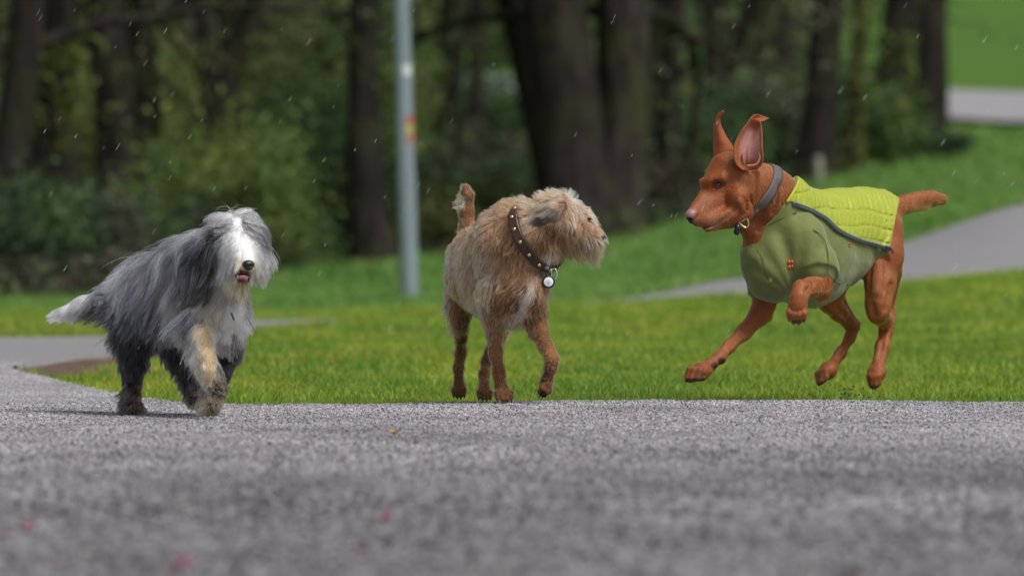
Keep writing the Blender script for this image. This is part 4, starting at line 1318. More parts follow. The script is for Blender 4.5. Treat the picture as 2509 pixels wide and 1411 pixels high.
# ------------------------------------------------------------------ the wiry tan dog with the studded collar
def build_tan_dog():
    rng = np.random.default_rng(21)
    fr = Frame(1040, 420, 2.352, 16.5)
    px = fr.px
    R = lambda r: r * px
    a = math.radians(20)
    fwd = np.array([math.sin(a), -math.cos(a), 0.0]); lat = np.array([math.cos(a), math.sin(a), 0.0]); up = np.array([0, 0, 1.0])
    B = Body()
    B.chain([(fr(525, 655, -.03), R(235)), (fr(420, 570, .09), R(262)), (fr(300, 560, .25), R(215)), (fr(250, 590, .36), R(140))], k=.05, n=lat, m=.74)
    B.cone(fr(480, 430, -.02), fr(600, 370, -.05), R(190), R(165), k=.05)
    B.cone(fr(600, 370, -.05), fr(700, 320, -.07), R(160), R(135), k=.05)
    B.cone(fr(430, 330, .05), fr(520, 270, .0), R(110), R(100), k=.05)
    B.cone(fr(590, 450, -.08), fr(690, 450, -.10), R(112), R(92), k=.05)
    # head in profile to the right
    B.ell(fr(765, 235, -.09), (R(125), R(115), R(115)), k=.03)
    B.ell(fr(830, 330, -.11), (R(110), R(105), R(105)), k=.03)
    B.cone(fr(870, 290, -.11), fr(985, 385, -.15), R(78), R(50), k=.03)
    B.cone(fr(870, 250, -.11), fr(935, 262, -.13), R(52), R(30), k=.02)
    B.cone(fr(860, 400, -.11), fr(960, 430, -.14), R(55), R(36), k=.02)
    # tail
    B.chain([(fr(262, 430, .40), R(60)), (fr(248, 330, .42), R(44)), (fr(240, 230, .43), R(36)), (fr(246, 140, .43), R(30)), (fr(236, 95, .43), R(18))], k=.02)
    # fore legs
    B.chain([(fr(390, 700, -.06), R(95)), (fr(395, 830, -.03), R(60)), (fr(402, 930, -.01), R(40)), (fr(412, 1050, .0), R(31)), (fr(428, 1160, .0), R(28)), (fr(440, 1235, -.005), R(33))], k=.02)
    n1 = paw(B, fr(444, 1262, -.005), norm(np.array([.18, -.75, -.42])), up, R(86), curl=.1, spread=1.05)
    B.chain([(fr(620, 690, -.10), R(100)), (fr(634, 830, -.06), R(64)), (fr(658, 915, -.07), R(46)), (fr(700, 1010, -.10), R(34)), (fr(735, 1080, -.12), R(31)), (fr(730, 1130, -.12), R(27)), (fr(708, 1190, -.11), R(29))], k=.02)
    n2 = paw(B, fr(704, 1205, -.11), norm(np.array([-.22, -.12, -.8])), np.array([.55, -.75, 0]), R(76), curl=.1, spread=.85)
    # hind legs
    B.chain([(fr(235, 640, .36), R(110)), (fr(195, 780, .33), R(72)), (fr(202, 880, .31), R(46)), (fr(210, 960, .35), R(28)), (fr(207, 1050, .40), R(24)), (fr(196, 1130, .38), R(23)), (fr(198, 1210, .36), R(28))], k=.02)
    B.cone(fr(222, 1015, .40), fr(208, 1090, .39), R(15), R(12), k=.015)
    n3 = paw(B, fr(200, 1235, .36), norm(np.array([.0, -.8, -.75])), up, R(70), curl=.25)
    B.chain([(fr(400, 740, .30), R(110)), (fr(435, 880, .25), R(58)), (fr(425, 960, .24), R(36)), (fr(385, 1035, .26), R(26)), (fr(358, 1095, .27), R(24)), (fr(345, 1170, .22), R(23)), (fr(345, 1240, .16), R(28))], k=.02)
    n4 = paw(B, fr(345, 1260, .15), norm(np.array([.03, -.9, -.5])), up, R(74), curl=.15)
    lo, hi = B.bounds()
    axs = [axis_points(lo[0], hi[0], .0035), axis_points(lo[1], hi[1], .004), axis_points(lo[2], hi[2], .0035)]
    V, Q = surface_nets(B.grid(axs), axs)
    V = weld_smooth(V, Q, 1, .4)

    pal = dict(tan=(.39, .195, .098), rust=(.25, .112, .050), deep=(.15, .05, .018), cream=(.50, .335, .205), pale=(.43, .285, .17), white=(.80, .75, .68), grey=(.045, .036, .03), smoke=(.23, .155, .105), orange=(.38, .175, .070), paw=(.23, .105, .046))
    C = [
        # back and flank
        (460, 200, -1, -.6, 46, .8, 'orange'), (380, 230, -1, .4, 42, .6, 'tan'), (300, 290, -1, .5, 36, .5, 'tan'), (200, 400, -.8, 1, 40, .45, 'tan'), (150, 520, -.3, 1, 42, .4, 'cream'),
        (420, 350, -.5, 1, 50, .4, 'orange'), (450, 450, -.5, 1, 55, .4, 'rust'), (330, 420, -.4, 1, 50, .35, 'tan'), (250, 500, -.3, 1, 50, .35, 'tan'), (240, 600, -.2, 1, 55, .35, 'tan'),
        (350, 560, -.5, 1, 60, .4, 'cream'), (430, 560, -.7, .8, 62, .4, 'tan'), (520, 560, -.5, 1, 55, .35, 'orange'), (600, 560, .0, 1, 50, .35, 'tan'), (680, 620, .2, 1, 45, .35, 'tan'),
        (370, 660, -.3, 1, 62, .4, 'smoke'), (330, 720, -.2, 1, 60, .4, 'pale'), (250, 720, -.1, 1, 55, .4, 'tan'), (300, 830, .1, 1, 52, .45, 'pale'), (340, 790, .0, 1, 52, .35, 'smoke'), (470, 680, -.8, .6, 60, .35, 'orange'), (560, 690, -.6, .8, 55, .35, 'rust'),
        (622, 700, -.5, 1, 50, .3, 'white'), (600, 745, -.5, 1, 50, .3, 'white'), (570, 800, -.5, 1, 50, .3, 'white'), (535, 850, -.5, 1, 50, .3, 'white'), (500, 885, -.5, 1, 50, .4, 'pale'), (620, 800, -.1, 1, 40, .3, 'rust'), (520, 790, -.6, .8, 50, .3, 'deep'),
        (440, 800, -.4, 1, 50, .35, 'rust'), (500, 780, -.6, .8, 50, .35, 'deep'), (650, 700, .1, 1, 48, .3, 'orange'), (640, 770, -.1, 1, 42, .3, 'rust'), (700, 760, .3, 1, 36, .3, 'tan'),
        (120, 650, -.4, 1, 46, .6, 'tan'), (118, 760, -.4, 1, 52, .8, 'cream'), (130, 880, -.3, 1, 56, .8, 'cream'), (170, 760, -.1, 1, 34, .3, 'tan'), (180, 850, -.1, 1, 28, .3, 'orange'), (210, 860, .1, 1, 30, .3, 'rust'),
        # legs
        (180, 960, -.1, 1, 19, .2, 'tan'), (215, 980, .1, 1, 12, .2, 'deep'), (200, 1080, 0, 1, 9, .2, 'rust'), (200, 1170, 0, 1, 10, .2, 'paw'), (205, 1260, 0, 1, 6, .12, 'paw'),
        (390, 860, .0, 1, 32, .35, 'tan'), (395, 950, 0, 1, 22, .2, 'tan'), (410, 1050, 0, 1, 12, .2, 'orange'), (430, 1150, 0, 1, 12, .2, 'rust'), (450, 1240, 0, 1, 6, .12, 'paw'), (455, 1310, 0, 1, 6, .12, 'paw'),
        (480, 900, .2, 1, 32, .4, 'pale'), (470, 980, .1, 1, 25, .2, 'tan'), (350, 1080, 0, 1, 12, .2, 'rust'), (345, 1200, 0, 1, 12, .2, 'paw'), (345, 1300, 0, 1, 6, .12, 'paw'),
        (640, 860, .1, 1, 27, .35, 'rust'), (700, 870, .2, 1, 19, .3, 'orange'), (680, 960, .3, 1, 16, .2, 'rust'), (735, 1060, .1, 1, 10, .2, 'orange'), (735, 1140, -.1, 1, 10, .2, 'paw'), (695, 1240, -.2, 1, 6, .12, 'paw'),
        (590, 880, -.1, 1, 48, .4, 'rust'),
        # tail
        (240, 330, -.2, -1, 24, .4, 'rust'), (240, 240, -.2, -1, 24, .4, 'rust'), (248, 190, -.3, -1, 24, .4, 'rust'), (212, 188, -1, -.1, 52, .8, 'white'), (250, 120, -.1, -1, 28, .4, 'rust'), (235, 85, -.7, -1, 30, .6, 'rust'),
        # neck and head
        (560, 240, -1, -.2, 55, .8, 'orange'), (620, 190, -1, -.1, 62, .9, 'cream'), (700, 130, -.9, -.5, 60, .9, 'cream'), (760, 110, -.5, -.5, 48, .9, 'cream'), (830, 125, .3, -.6, 46, .9, 'white'), (800, 150, -.4, .1, 50, .8, 'tan'), (640, 160, -1, 0, 60, .9, 'orange'),
        (600, 320, -.9, .5, 70, .5, 'cream'), (560, 330, -.8, .8, 55, .5, 'orange'), (640, 260, -1, .4, 80, .5, 'pale'), (700, 240, -1, .45, 80, .45, 'smoke'), (680, 290, -1, .4, 70, .4, 'pale'),
        (650, 380, -.3, 1, 55, .4, 'orange'), (720, 340, -.5, .9, 55, .4, 'rust'), (700, 440, .0, 1, 55, .4, 'rust'), (770, 380, .1, 1, 60, .4, 'rust'), (750, 470, .1, 1, 60, .5, 'pale'), (720, 520, .1, 1, 55, .5, 'white'), (800, 470, .2, 1, 58, .5, 'orange'),
        (880, 150, .8, -.2, 45, .7, 'white'), (840, 200, .3, .8, 60, .6, 'cream'), (790, 200, -.3, 1, 60, .5, 'orange'), (880, 230, .2, 1, 66, .55, 'pale'), (930, 200, 1, .2, 45, .7, 'cream'), (960, 240, .9, .7, 40, .7, 'white'), (850, 280, .1, 1, 70, .5, 'cream'),
        (900, 320, .2, 1, 70, .55, 'tan'), (860, 380, .2, 1, 75, .5, 'orange'), (930, 380, .3, 1, 75, .5, 'cream'), (980, 340, .6, .9, 48, .6, 'tan'), (1000, 390, .3, 1, 60, .6, 'cream'), (1020, 380, .3, 1, 50, .6, 'cream'),
        (870, 450, .25, 1, 105, .4, 'tan'), (930, 460, .3, 1, 125, .35, 'pale'), (975, 440, .3, 1, 105, .4, 'tan'), (840, 430, .1, 1, 80, .4, 'rust'), (940, 290, .7, .7, 55, .6, 'tan'), (925, 245, .9, .5, 52, .8, 'cream'),
    ]
    # skin in the undercoat's colour
    x, y = fr.inv(V)
    Cc = np.array([[c[0], c[1]] for c in C], float); cc = np.array([pal[c[6]] for c in C])
    col = idw(x, y, Cc, cc, 3.0) * .62
    sole = np.zeros(len(V))
    for (cx, cy, rx, ry) in ((455, 1345, 70, 22), (350, 1345, 60, 20), (205, 1312, 40, 20), (672, 1290, 34, 26), (270, 895, 14, 10)):
        sole = np.maximum(sole, np.clip((1.2 - np.hypot((x - cx) / rx, (y - cy) / ry)) * 2.5, 0, 1))
    col = col * (1 - sole[:, None]) + np.array([.02, .013, .01]) * sole[:, None]
    t = NT('tan_skin'); co = t.coord()
    dog = mesh_np('dog', V, [Q], t.done(t.bsdf(t.attr('Col'), .8, .15, t.bump(t.noise(co, 250, 3), .5, .003))), colors=col)
    tag(dog, 'shaggy tan dog standing in the middle with its head turned to the right', 'dog')

    def dens(c):
        xx, yy = fr.inv(c)
        return np.where(yy > 900, 1.7, 1.0) * np.where((xx > 560) & (yy < 560), 1.35, 1.0)
    roots = sample_surface(V, Q, 74000, rng, dens)
    rx_, ry_ = fr.inv(roots)
    s = np.zeros(len(roots))
    for (cx, cy, qx, qy) in ((455, 1350, 70, 18), (350, 1350, 60, 16), (205, 1318, 40, 16), (672, 1294, 32, 20)):
        s = np.maximum(s, 1.15 - np.hypot((rx_ - cx) / qx, (ry_ - cy) / qy))
    feet = ((np.hypot((rx_ - 455) / 75, (ry_ - 1325) / 42) < 1) | (np.hypot((rx_ - 350) / 62, (ry_ - 1320) / 42) < 1) | (np.hypot((rx_ - 205) / 50, (ry_ - 1295) / 38) < 1) | (np.hypot((rx_ - 685) / 40, (ry_ - 1262) / 50) < 1))
    roots = roots[(s < .15) & (~feet | (rng.random(len(roots)) < .45))]
    P, rad, hc = grow(B, fr, roots, C, pal, rng, steps=7, gravity=.15, wav=.30, clump=.70, clump_n=14, colvar=.36, jitter=24, clumpvar=.34, wisps=(.2, 1.5, .85), strand=(.00050, .00014), flyaway=.035)
    hm = hair_mat('wiry_hair', .4)
    make_coat('fur', P, rad, hc, hm, dog)

    # ear flap folded forward on the near side
    E = Body()
    E.chain([(fr(790, 205, -.20), R(34)), (fr(735, 235, -.215), R(38)), (fr(680, 270, -.212), R(28)), (fr(650, 290, -.205), R(14))], k=.01, n=np.array([0, 1., 0]), m=.35)
    l_, h_ = E.bounds(.01); a_ = [axis_points(l_[i], h_[i], .002) for i in range(3)]
    Ve, Qe = surface_nets(E.grid(a_), a_)
    em = simple_mat('ear_grey', (.05, .042, .038), .8, .1)
    ear = mesh_np('ear', Ve, [Qe], em, dog); tag(ear, 'dark grey folded ear of the tan dog')
    er = sample_surface(Ve, Qe, 3800, rng)
    Ce = [(800, 200, -1, .5, 70, .5, 'rust'), (760, 190, -1, .4, 90, .5, 'cream'), (720, 225, -1, .5, 80, .4, 'smoke'), (700, 250, -1, .5, 70, .3, 'grey'), (670, 250, -1, .35, 90, .5, 'pale'), (760, 255, -.8, .7, 50, .3, 'grey'), (740, 260, -1, .6, 60, .3, 'grey'), (715, 265, -1, .6, 60, .3, 'grey'), (680, 285, -1, .6, 60, .3, 'grey'), (650, 290, -1, .3, 50, .3, 'smoke'), (780, 235, -.8, .8, 60, .4, 'grey')]
    P, rad, hc = grow(E, fr, er, Ce, pal, rng, steps=7, gravity=.15, wav=.3, clump=.6, clump_n=16, colvar=.35, jitter=8, strand=(.0005, .00014))
    make_coat('fur', P, rad, hc, hm, ear)

    black = simple_mat('nose_black', (.018, .016, .016), .3, .6, .2, 200, bump=.3)
    blob('nose', fr(1030, 380, -.160), (R(17), R(22), R(15)), black, dog)
    blob('eye', fr.hit(B, 948, 272)[0] + np.array([.003, -.003, 0]), (R(11), R(10), R(9)), simple_mat('eye_dark', (.02, .01, .006), .07, .9, .2, 100), dog)
    horn = simple_mat('claw_dark', (.022, .018, .016), .4, .5)
    for n_ in (n1, n2, n3, n4): nail_objs(n_, R(76), horn, dog)
    for q in ((706, 1160), (690, 1198)):
        blob('carpal_pad', fr.hit(B, *q)[0], (R(14), R(12), R(10)), horn, dog)

    # collar
    top, mid, bot = fr.hit(B, [528, 588, 722], [285, 432, 542])
    c0 = np.array(fr(600, 380, -.05))
    # plane of the collar: through top, bottom and the near side
    pl = norm(np.cross(bot - top, mid - top))
    if pl[0] < 0: pl = -pl
    c0 = c0 - pl * ((c0 - top) @ pl)
    leather = NT('dark_leather'); lc = leather.coord()
    lm = leather.done(leather.bsdf(leather.mix(leather.noise(lc, 120, 3), (.022, .010, .007), (.06, .028, .020)), .38, .5, leather.bump(leather.noise(lc, 260, 3), .4, .001)))
    n = 110; rows = []
    W = R(50)
    for s_, o_ in ((-.5, .0), (-.5, .0045), (-.44, .0058), (-.3, .0052), (.3, .0052), (.44, .0058), (.5, .0045), (.5, .0)):
        r_, rd_ = ring(B, c0 + pl * s_ * W, pl, 0.0, n)
        qx, qy = fr.inv(r_)
        r_ = r_ + rd_ * (.0105 * np.clip((qy - 205) / 60, 0, 1) + o_)[:, None]
        rows.append(r_)
    G = np.array(rows); m_ = len(rows)
    i = np.arange(m_)[:, None]; j = np.arange(n)[None]
    F = np.stack([i * n + j, i * n + (j + 1) % n, ((i + 1) % m_) * n + (j + 1) % n, ((i + 1) % m_) * n + j], -1).reshape(-1, 4)
    collar = mesh_np('collar', G.reshape(-1, 3), [F], lm)
    tag(collar, 'dark brown leather collar with round brass studs on the shaggy tan dog', 'collar')
    brass = simple_mat('brass', (.78, .56, .24), .25, .5, .1, 100, metallic=1.0)
    Gm = (G[3] + G[4]) / 2
    per = np.linalg.norm(np.roll(Gm, -1, 0) - Gm, axis=1); cum = np.concatenate([[0], np.cumsum(per)]); tot = cum[-1]
    gx, gy = fr.inv(Gm)
    nearside = Gm[:, 1] < Gm[:, 1].mean()
    st = int(np.argmin(np.where(nearside, (gx - 568) ** 2 + (gy - 407) ** 2, 1e9)))
    pitch = .041
    k_n = int(tot / pitch)
    for q in range(k_n):
        t_ = (cum[st] + q * tot / k_n) % tot
        jx = min(int(np.searchsorted(cum, t_)), n) - 1; jx = max(jx, 0)
        nrm_ = norm(Gm[jx] - c0 - pl * ((Gm[jx] - c0) @ pl))
        e2 = norm(np.cross(nrm_, pl))
        blob('stud', Gm[jx] + nrm_ * .001, (R(12.5), R(12.5), R(9)), brass, collar, [pl, e2, nrm_], seg=14)
    steel = simple_mat('steel', (.6, .6, .62), .25, .5, .1, 100, metallic=1.0)
    kb = int(np.argmin(np.where(nearside, (gx - 738) ** 2 + (gy - 550) ** 2, 1e9)))
    rc = Gm[kb] + np.array([R(10), -.010, -R(22)])
    thr = np.linspace(0, 2 * np.pi, 24, endpoint=False)
    tube_obj('ring', rc + np.stack([np.cos(thr) * R(17), np.sin(thr) * R(7), np.sin(thr) * R(32)], 1), R(4), steel, collar, seg=8, closed=True)
    # disc tag: dark holder with a white face
    hold = simple_mat('tag_holder', (.014, .014, .016), .35, .5)
    tcx, tcy = 715, 636
    tc = rc + (np.array(fr(tcx, tcy)) - np.array(fr(*[float(q_[0]) for q_ in fr.inv(rc[None])]))) * np.array([1, 0, 1])
    tc[1] = rc[1] - .010
    tube_obj('tag_link', np.array([rc + [0, -.001, -R(30)], (rc + tc) / 2 + [0, -.004, R(6)], tc + [0, 0, R(50)]]), R(4.5), hold, collar, seg=6)
    def disc(name, c, r, h, mat, parent, dome=.0):
        k = 32; th = np.linspace(0, 2 * np.pi, k, endpoint=False)
        rings_ = [(r * .93, h * .5), (r, h * .35), (r, -h * .5)]
        Vv = [np.stack([c[0] + np.cos(th) * rr, np.full(k, c[1] - hh), c[2] + np.sin(th) * rr], 1) for rr, hh in rings_]
        for rr_ in (.75, .45, .15): Vv.insert(0, np.stack([c[0] + np.cos(th) * r * rr_, np.full(k, c[1] - h * .5 - dome * (1 - rr_ ** 2)), c[2] + np.sin(th) * r * rr_], 1))
        Vv = np.concatenate(Vv[::-1][::-1])
        order = [0, 1, 2, 3, 4, 5]
        f = []
        # first three rows were inserted in reverse: .15, .45, .75
        for a_ in range(5):
            jj = np.arange(k); f.append(np.stack([a_ * k + jj, a_ * k + (jj + 1) % k, (a_ + 1) * k + (jj + 1) % k, (a_ + 1) * k + jj], 1))
        return mesh_np(name, Vv, [np.concatenate(f), np.arange(k)[None], (5 * k + np.arange(k))[None]], mat, parent)
    tg = disc('tag', tc, R(37), .008, hold, collar)
    disc('tag_face', tc + np.array([0, -.0045, 0]), R(27), .003, simple_mat('white_plastic', (.80, .82, .85), .25, .5, .02), tg, .001)
    disc('tag_centre', tc + np.array([0, -.0071, 0]), R(13), .001, simple_mat('silver_plate', (.62, .64, .68), .3, .5, .02), tg, .0003)
    tube_obj('tag_loop', tc + np.stack([np.cos(thr) * R(11), thr * 0, np.sin(thr) * R(14) + R(44)], 1), R(5), hold, tg, seg=8, closed=True)
    return dog


build_tan_dog()

# ------------------------------------------------------------------ the long-haired grey and white dog
def build_grey_dog():
    rng = np.random.default_rng(33)
    fr = Frame(100, 480, 2.519, 15.8)
    px = fr.px
    R = lambda r: r * px
    a = math.radians(37)
    fwd = np.array([math.sin(a), -math.cos(a), 0.0]); lat = np.array([math.cos(a), math.sin(a), 0.0]); up = np.array([0, 0, 1.0])
    B = Body()
    B.chain([(fr(1075, 730, -.08), R(185)), (fr(900, 560, .04), R(255)), (fr(700, 590, .18), R(215)), (fr(570, 650, .28), R(150))], k=.05, n=lat, m=.78)
    B.cone(fr(930, 470, .0), fr(1060, 400, -.08), R(205), R(180), k=.05)
    B.cone(fr(1060, 400, -.08), fr(1170, 320, -.16), R(170), R(140), k=.05)
    B.cone(fr(1150, 560, -.12), fr(1130, 760, -.12), R(130), R(140), k=.05)
    # head, facing the camera and a little to the right
    HB = [(fr(1215, 245, -.20), (R(142), R(145), R(134)))]
    B.ell(*HB[0], k=.03)
    B.cone(fr(1230, 330, -.26), fr(1262, 425, -.33), R(108), R(66), k=.03)
    B.cone(fr(1225, 430, -.25), fr(1245, 505, -.30), R(85), R(50), k=.02)
    B.cone(fr(1070, 255, -.20), fr(1000, 470, -.19), R(64), R(60), k=.03)
    B.cone(fr(1335, 240, -.19), fr(1362, 370, -.18), R(48), R(40), k=.03)
    B.ell(fr(1150, 400, -.20), (R(82), R(80), R(100)), k=.04)
    B.ell(fr(1345, 400, -.18), (R(58), R(70), R(90)), k=.04)
    # mouth cavity
    B.ell(fr(1246, 494, -.345), (R(44), R(50), R(22)), k=.008, op=-1)
    # tail
    B.chain([(fr(520, 620, .30), R(80)), (fr(400, 640, .34), R(60)), (fr(270, 680, .38), R(46)), (fr(150, 725, .40), R(26)), (fr(95, 745, .41), R(10))], k=.03)
    # hind legs
    B.chain([(fr(590, 740, .22), R(140)), (fr(575, 880, .19), R(92)), (fr(572, 1010, .18), R(54)), (fr(567, 1120, .20), R(38)), (fr(562, 1220, .16), R(36)), (fr(562, 1270, .13), R(48))], k=.03)
    n1 = paw(B, fr(562, 1285, .12), norm(np.array([.15, -.9, -.25])), up, R(90), curl=.1)
    B.chain([(fr(720, 780, .24), R(120)), (fr(840, 930, .18), R(75)), (fr(895, 1050, .17), R(48)), (fr(930, 1150, .16), R(42)), (fr(938, 1230, .12), R(44))], k=.03)
    n2 = paw(B, fr(945, 1245, .10), norm(np.array([.2, -.9, -.25])), up, R(80), curl=.1)
    # planted fore leg
    B.chain([(fr(1175, 790, -.06), R(95)), (fr(1172, 920, -.04), R(64)), (fr(1120, 1070, -.05), R(46)), (fr(1060, 1200, -.05), R(44)), (fr(1046, 1255, -.05), R(50))], k=.03)
    n3 = paw(B, fr(1046, 1280, -.05), norm(np.array([.05, -.9, -.25])), up, R(92), curl=.1)
    # raised fore leg
    B.chain([(fr(960, 780, -.14), R(100)), (fr(990, 890, -.20), R(64)), (fr(1020, 1000, -.28), R(47)), (fr(1054, 1095, -.32), R(44)), (fr(1080, 1140, -.33), R(50))], k=.03)
    n4 = paw(B, fr(1082, 1140, -.33), norm(np.array([.12, -.45, -.75])), np.array([.2, -.8, .6]), R(92), curl=.2)
    lo, hi = B.bounds()
    axs = [axis_points(lo[0], hi[0], .0038), axis_points(lo[1], hi[1], .0044), axis_points(lo[2], hi[2], .0038)]
    V, Q = surface_nets(B.grid(axs), axs)
    V = weld_smooth(V, Q, 1, .4)

    pal = dict(grey=(.13, .127, .140), lgrey=(.42, .415, .43), mid=(.055, .055, .065), dark=(.022, .020, .024), black=(.013, .012, .014), white=(.93, .92, .90), cream=(.80, .68, .48), stain=(.50, .32, .13), sand=(.60, .46, .27), mud=(.13, .08, .045), sable=(.06, .045, .034))
    C = [
        # back, flowing back and down
        (1000, 195, -1, .2, 110, .5, 'lgrey'), (930, 200, -1, .35, 210, .5, 'lgrey'), (850, 200, -1, .55, 220, .5, 'grey'), (760, 220, -1, .7, 220, .5, 'grey'), (680, 300, -1, .9, 230, .5, 'grey'), (600, 400, -1, .8, 220, .5, 'lgrey'), (530, 480, -1, .6, 170, .5, 'lgrey'),
        (960, 320, -.5, 1, 160, .35, 'black'), (890, 300, -.8, 1, 220, .35, 'lgrey'), (880, 430, -.5, 1, 250, .35, 'lgrey'), (860, 360, -.6, 1, 280, .35, 'mid'), (770, 380, -.6, 1, 270, .35, 'grey'), (680, 460, -.6, 1, 260, .35, 'mid'), (600, 540, -.6, 1, 250, .35, 'grey'),
        (850, 520, -.5, 1, 250, .35, 'lgrey'), (820, 520, -.5, 1, 280, .3, 'grey'), (740, 560, -.4, 1, 270, .3, 'grey'), (660, 620, -.5, 1, 250, .3, 'dark'), (560, 660, -.7, .8, 230, .35, 'mid'),
        (860, 660, -.6, .9, 230, .4, 'white'), (900, 700, -.5, .8, 220, .4, 'lgrey'), (780, 720, -.3, 1, 200, .35, 'dark'), (700, 760, -.3, 1, 200, .35, 'dark'), (640, 800, -.2, 1, 170, .3, 'dark'),
        (800, 840, -.2, 1, 110, .4, 'grey'), (740, 840, -.3, 1, 110, .4, 'mid'),
        (480, 600, -1, .5, 150, .35, 'grey'), (410, 630, -1, .45, 120, .3, 'mid'), (350, 630, -1, .5, 120, .35, 'lgrey'), (345, 700, -1, .55, 130, .45, 'black'), (380, 715, -1, .5, 150, .5, 'black'), (430, 700, -1, .5, 160, .5, 'dark'), (265, 665, -1, .5, 110, .3, 'white'), (250, 710, -1, .5, 100, .35, 'white'), (300, 720, -1, .6, 110, .5, 'dark'), (240, 670, -1, .55, 110, .25, 'white'), (190, 700, -1, .5, 130, .2, 'white'), (200, 740, -1, .3, 90, .2, 'white'), (150, 720, -1, .5, 110, .2, 'white'), (110, 740, -1, .5, 80, .2, 'white'), (470, 740, -1, .4, 120, .4, 'dark'),
        # haunch and hind legs
        (560, 760, -.3, 1, 190, .3, 'mid'), (500, 800, -.4, 1, 160, .4, 'dark'), (580, 880, -.1, 1, 150, .3, 'dark'), (520, 940, -.3, 1, 110, .4, 'dark'), (620, 940, .2, 1, 110, .3, 'dark'), (560, 1040, -.2, 1, 80, .4, 'dark'), (560, 1130, -.3, 1, 65, .5, 'dark'), (600, 1160, .1, 1, 55, .5, 'sable'), (560, 1220, -.7, 1, 72, .9, 'sable'), (540, 1290, -.8, .8, 75, .9, 'dark'), (565, 1300, -.1, 1, 48, .8, 'mud'), (610, 1290, .7, .8, 62, .9, 'mud'),
        (850, 960, -.1, 1, 110, .4, 'dark'), (880, 1060, -.3, 1, 80, .5, 'dark'), (930, 1160, -.2, 1, 60, .4, 'dark'), (940, 1250, -.1, 1, 50, .4, 'sable'),
        # crown and ears
        (1080, 130, -1, .25, 150, .6, 'white'), (1150, 100, -1, .05, 150, .8, 'white'), (1040, 180, -1, .4, 105, .5, 'lgrey'), (1060, 210, -.9, .6, 120, .4, 'mid'), (1220, 105, .6, -.3, 110, .9, 'lgrey'), (1290, 130, 1, .3, 140, .8, 'grey'), (1340, 190, .8, 1, 160, .6, 'grey'), (1360, 270, .3, 1, 150, .5, 'mid'),
        (1110, 180, -1, .35, 120, .5, 'mid'), (1212, 165, -.1, 1, 70, .6, 'white'), (1222, 215, .0, 1, 70, .5, 'white'), (1165, 175, -1, .3, 110, .6, 'lgrey'), (1125, 215, -1, .3, 70, .5, 'mid'), (1265, 165, 1, .2, 110, .6, 'grey'), (1280, 205, 1, .4, 110, .55, 'mid'), (1310, 250, .9, .7, 90, .5, 'mid'),
        (1080, 260, -.7, 1, 180, .4, 'mid'), (1020, 290, -.4, 1, 200, .4, 'dark'), (980, 440, -.2, 1, 200, .35, 'black'), (930, 450, -.3, 1, 200, .35, 'black'), (1000, 420, -.2, 1, 240, .35, 'black'), (960, 380, -.3, 1, 260, .35, 'dark'), (1050, 350, -.2, 1, 220, .35, 'black'), (1090, 400, -.1, 1, 160, .35, 'black'), (1050, 430, -.1, 1, 200, .35, 'black'), (1010, 540, -.1, 1, 160, .35, 'black'), (930, 540, -.3, 1, 150, .35, 'dark'), (1072, 330, -.4, 1, 120, .4, 'black'),
        # face
        (1170, 285, -.7, 1, 110, .5, 'white'), (1130, 300, -.6, 1, 100, .4, 'white'), (1108, 320, -.6, 1, 90, .4, 'white'), (1165, 255, -.6, .9, 80, .5, 'white'), (1240, 280, .0, 1, 60, .4, 'white'), (1200, 260, -.3, 1, 60, .4, 'white'), (1275, 262, .4, 1, 60, .4, 'white'), (1300, 300, .5, 1, 90, .45, 'white'), (1350, 330, .4, 1, 100, .4, 'white'), (1145, 390, -.35, 1, 130, .4, 'white'), (1108, 350, -.35, 1, 90, .4, 'white'), (1105, 420, -.3, 1, 110, .4, 'white'), (1110, 490, -.2, 1, 110, .4, 'cream'), (1190, 360, -.3, 1, 110, .4, 'white'), (1260, 360, .1, 1, 45, .35, 'white'), (1330, 370, .3, 1, 120, .4, 'white'), (1370, 400, .2, 1, 110, .4, 'white'),
        (1200, 420, -.4, 1, 90, .4, 'cream'), (1150, 470, -.2, 1, 130, .4, 'cream'), (1195, 480, -.3, 1, 100, .35, 'stain'), (1320, 440, .4, 1, 90, .4, 'cream'), (1330, 500, .2, 1, 90, .4, 'cream'), (1300, 520, .1, 1, 70, .35, 'stain'), (1225, 560, -.05, 1, 110, .35, 'stain'), (1270, 560, .05, 1, 120, .35, 'stain'), (1180, 540, -.1, 1, 130, .35, 'cream'), (1310, 560, .1, 1, 110, .35, 'cream'),
        # breast
        (1080, 620, -.3, 1, 180, .4, 'cream'), (1000, 640, -.8, .7, 200, .4, 'cream'), (1150, 640, -.1, 1, 170, .35, 'cream'), (1220, 660, .0, 1, 160, .35, 'white'), (1300, 620, .2, 1, 160, .4, 'white'), (1340, 560, .3, 1, 150, .45, 'white'), (1150, 760, -.1, 1, 150, .35, 'white'), (1200, 780, .0, 1, 140, .35, 'white'), (1080, 760, -.3, 1, 150, .35, 'cream'), (1310, 720, .2, 1, 140, .4, 'lgrey'), (1270, 760, .1, 1, 110, .4, 'grey'), (1190, 700, 0, 1, 140, .35, 'white'), (1240, 720, 0, 1, 130, .35, 'white'), (1120, 860, .0, 1, 90, .4, 'white'), (1090, 690, -.3, 1, 140, .35, 'cream'), (1040, 700, -.4, 1, 140, .35, 'cream'), (960, 700, -.7, .8, 180, .4, 'white'), (940, 760, -.3, 1, 160, .4, 'mid'), (900, 820, -.3, 1, 140, .4, 'grey'),
        (1190, 640, -.05, 1, 150, .35, 'white'), (1250, 630, 0, 1, 150, .35, 'white'), (1300, 570, .1, 1, 130, .4, 'white'), (1230, 770, 0, 1, 120, .35, 'white'), (1160, 820, 0, 1, 110, .35, 'white'), (1200, 830, 0, 1, 100, .35, 'white'), (1120, 740, -.1, 1, 130, .35, 'white'),
        # fore legs
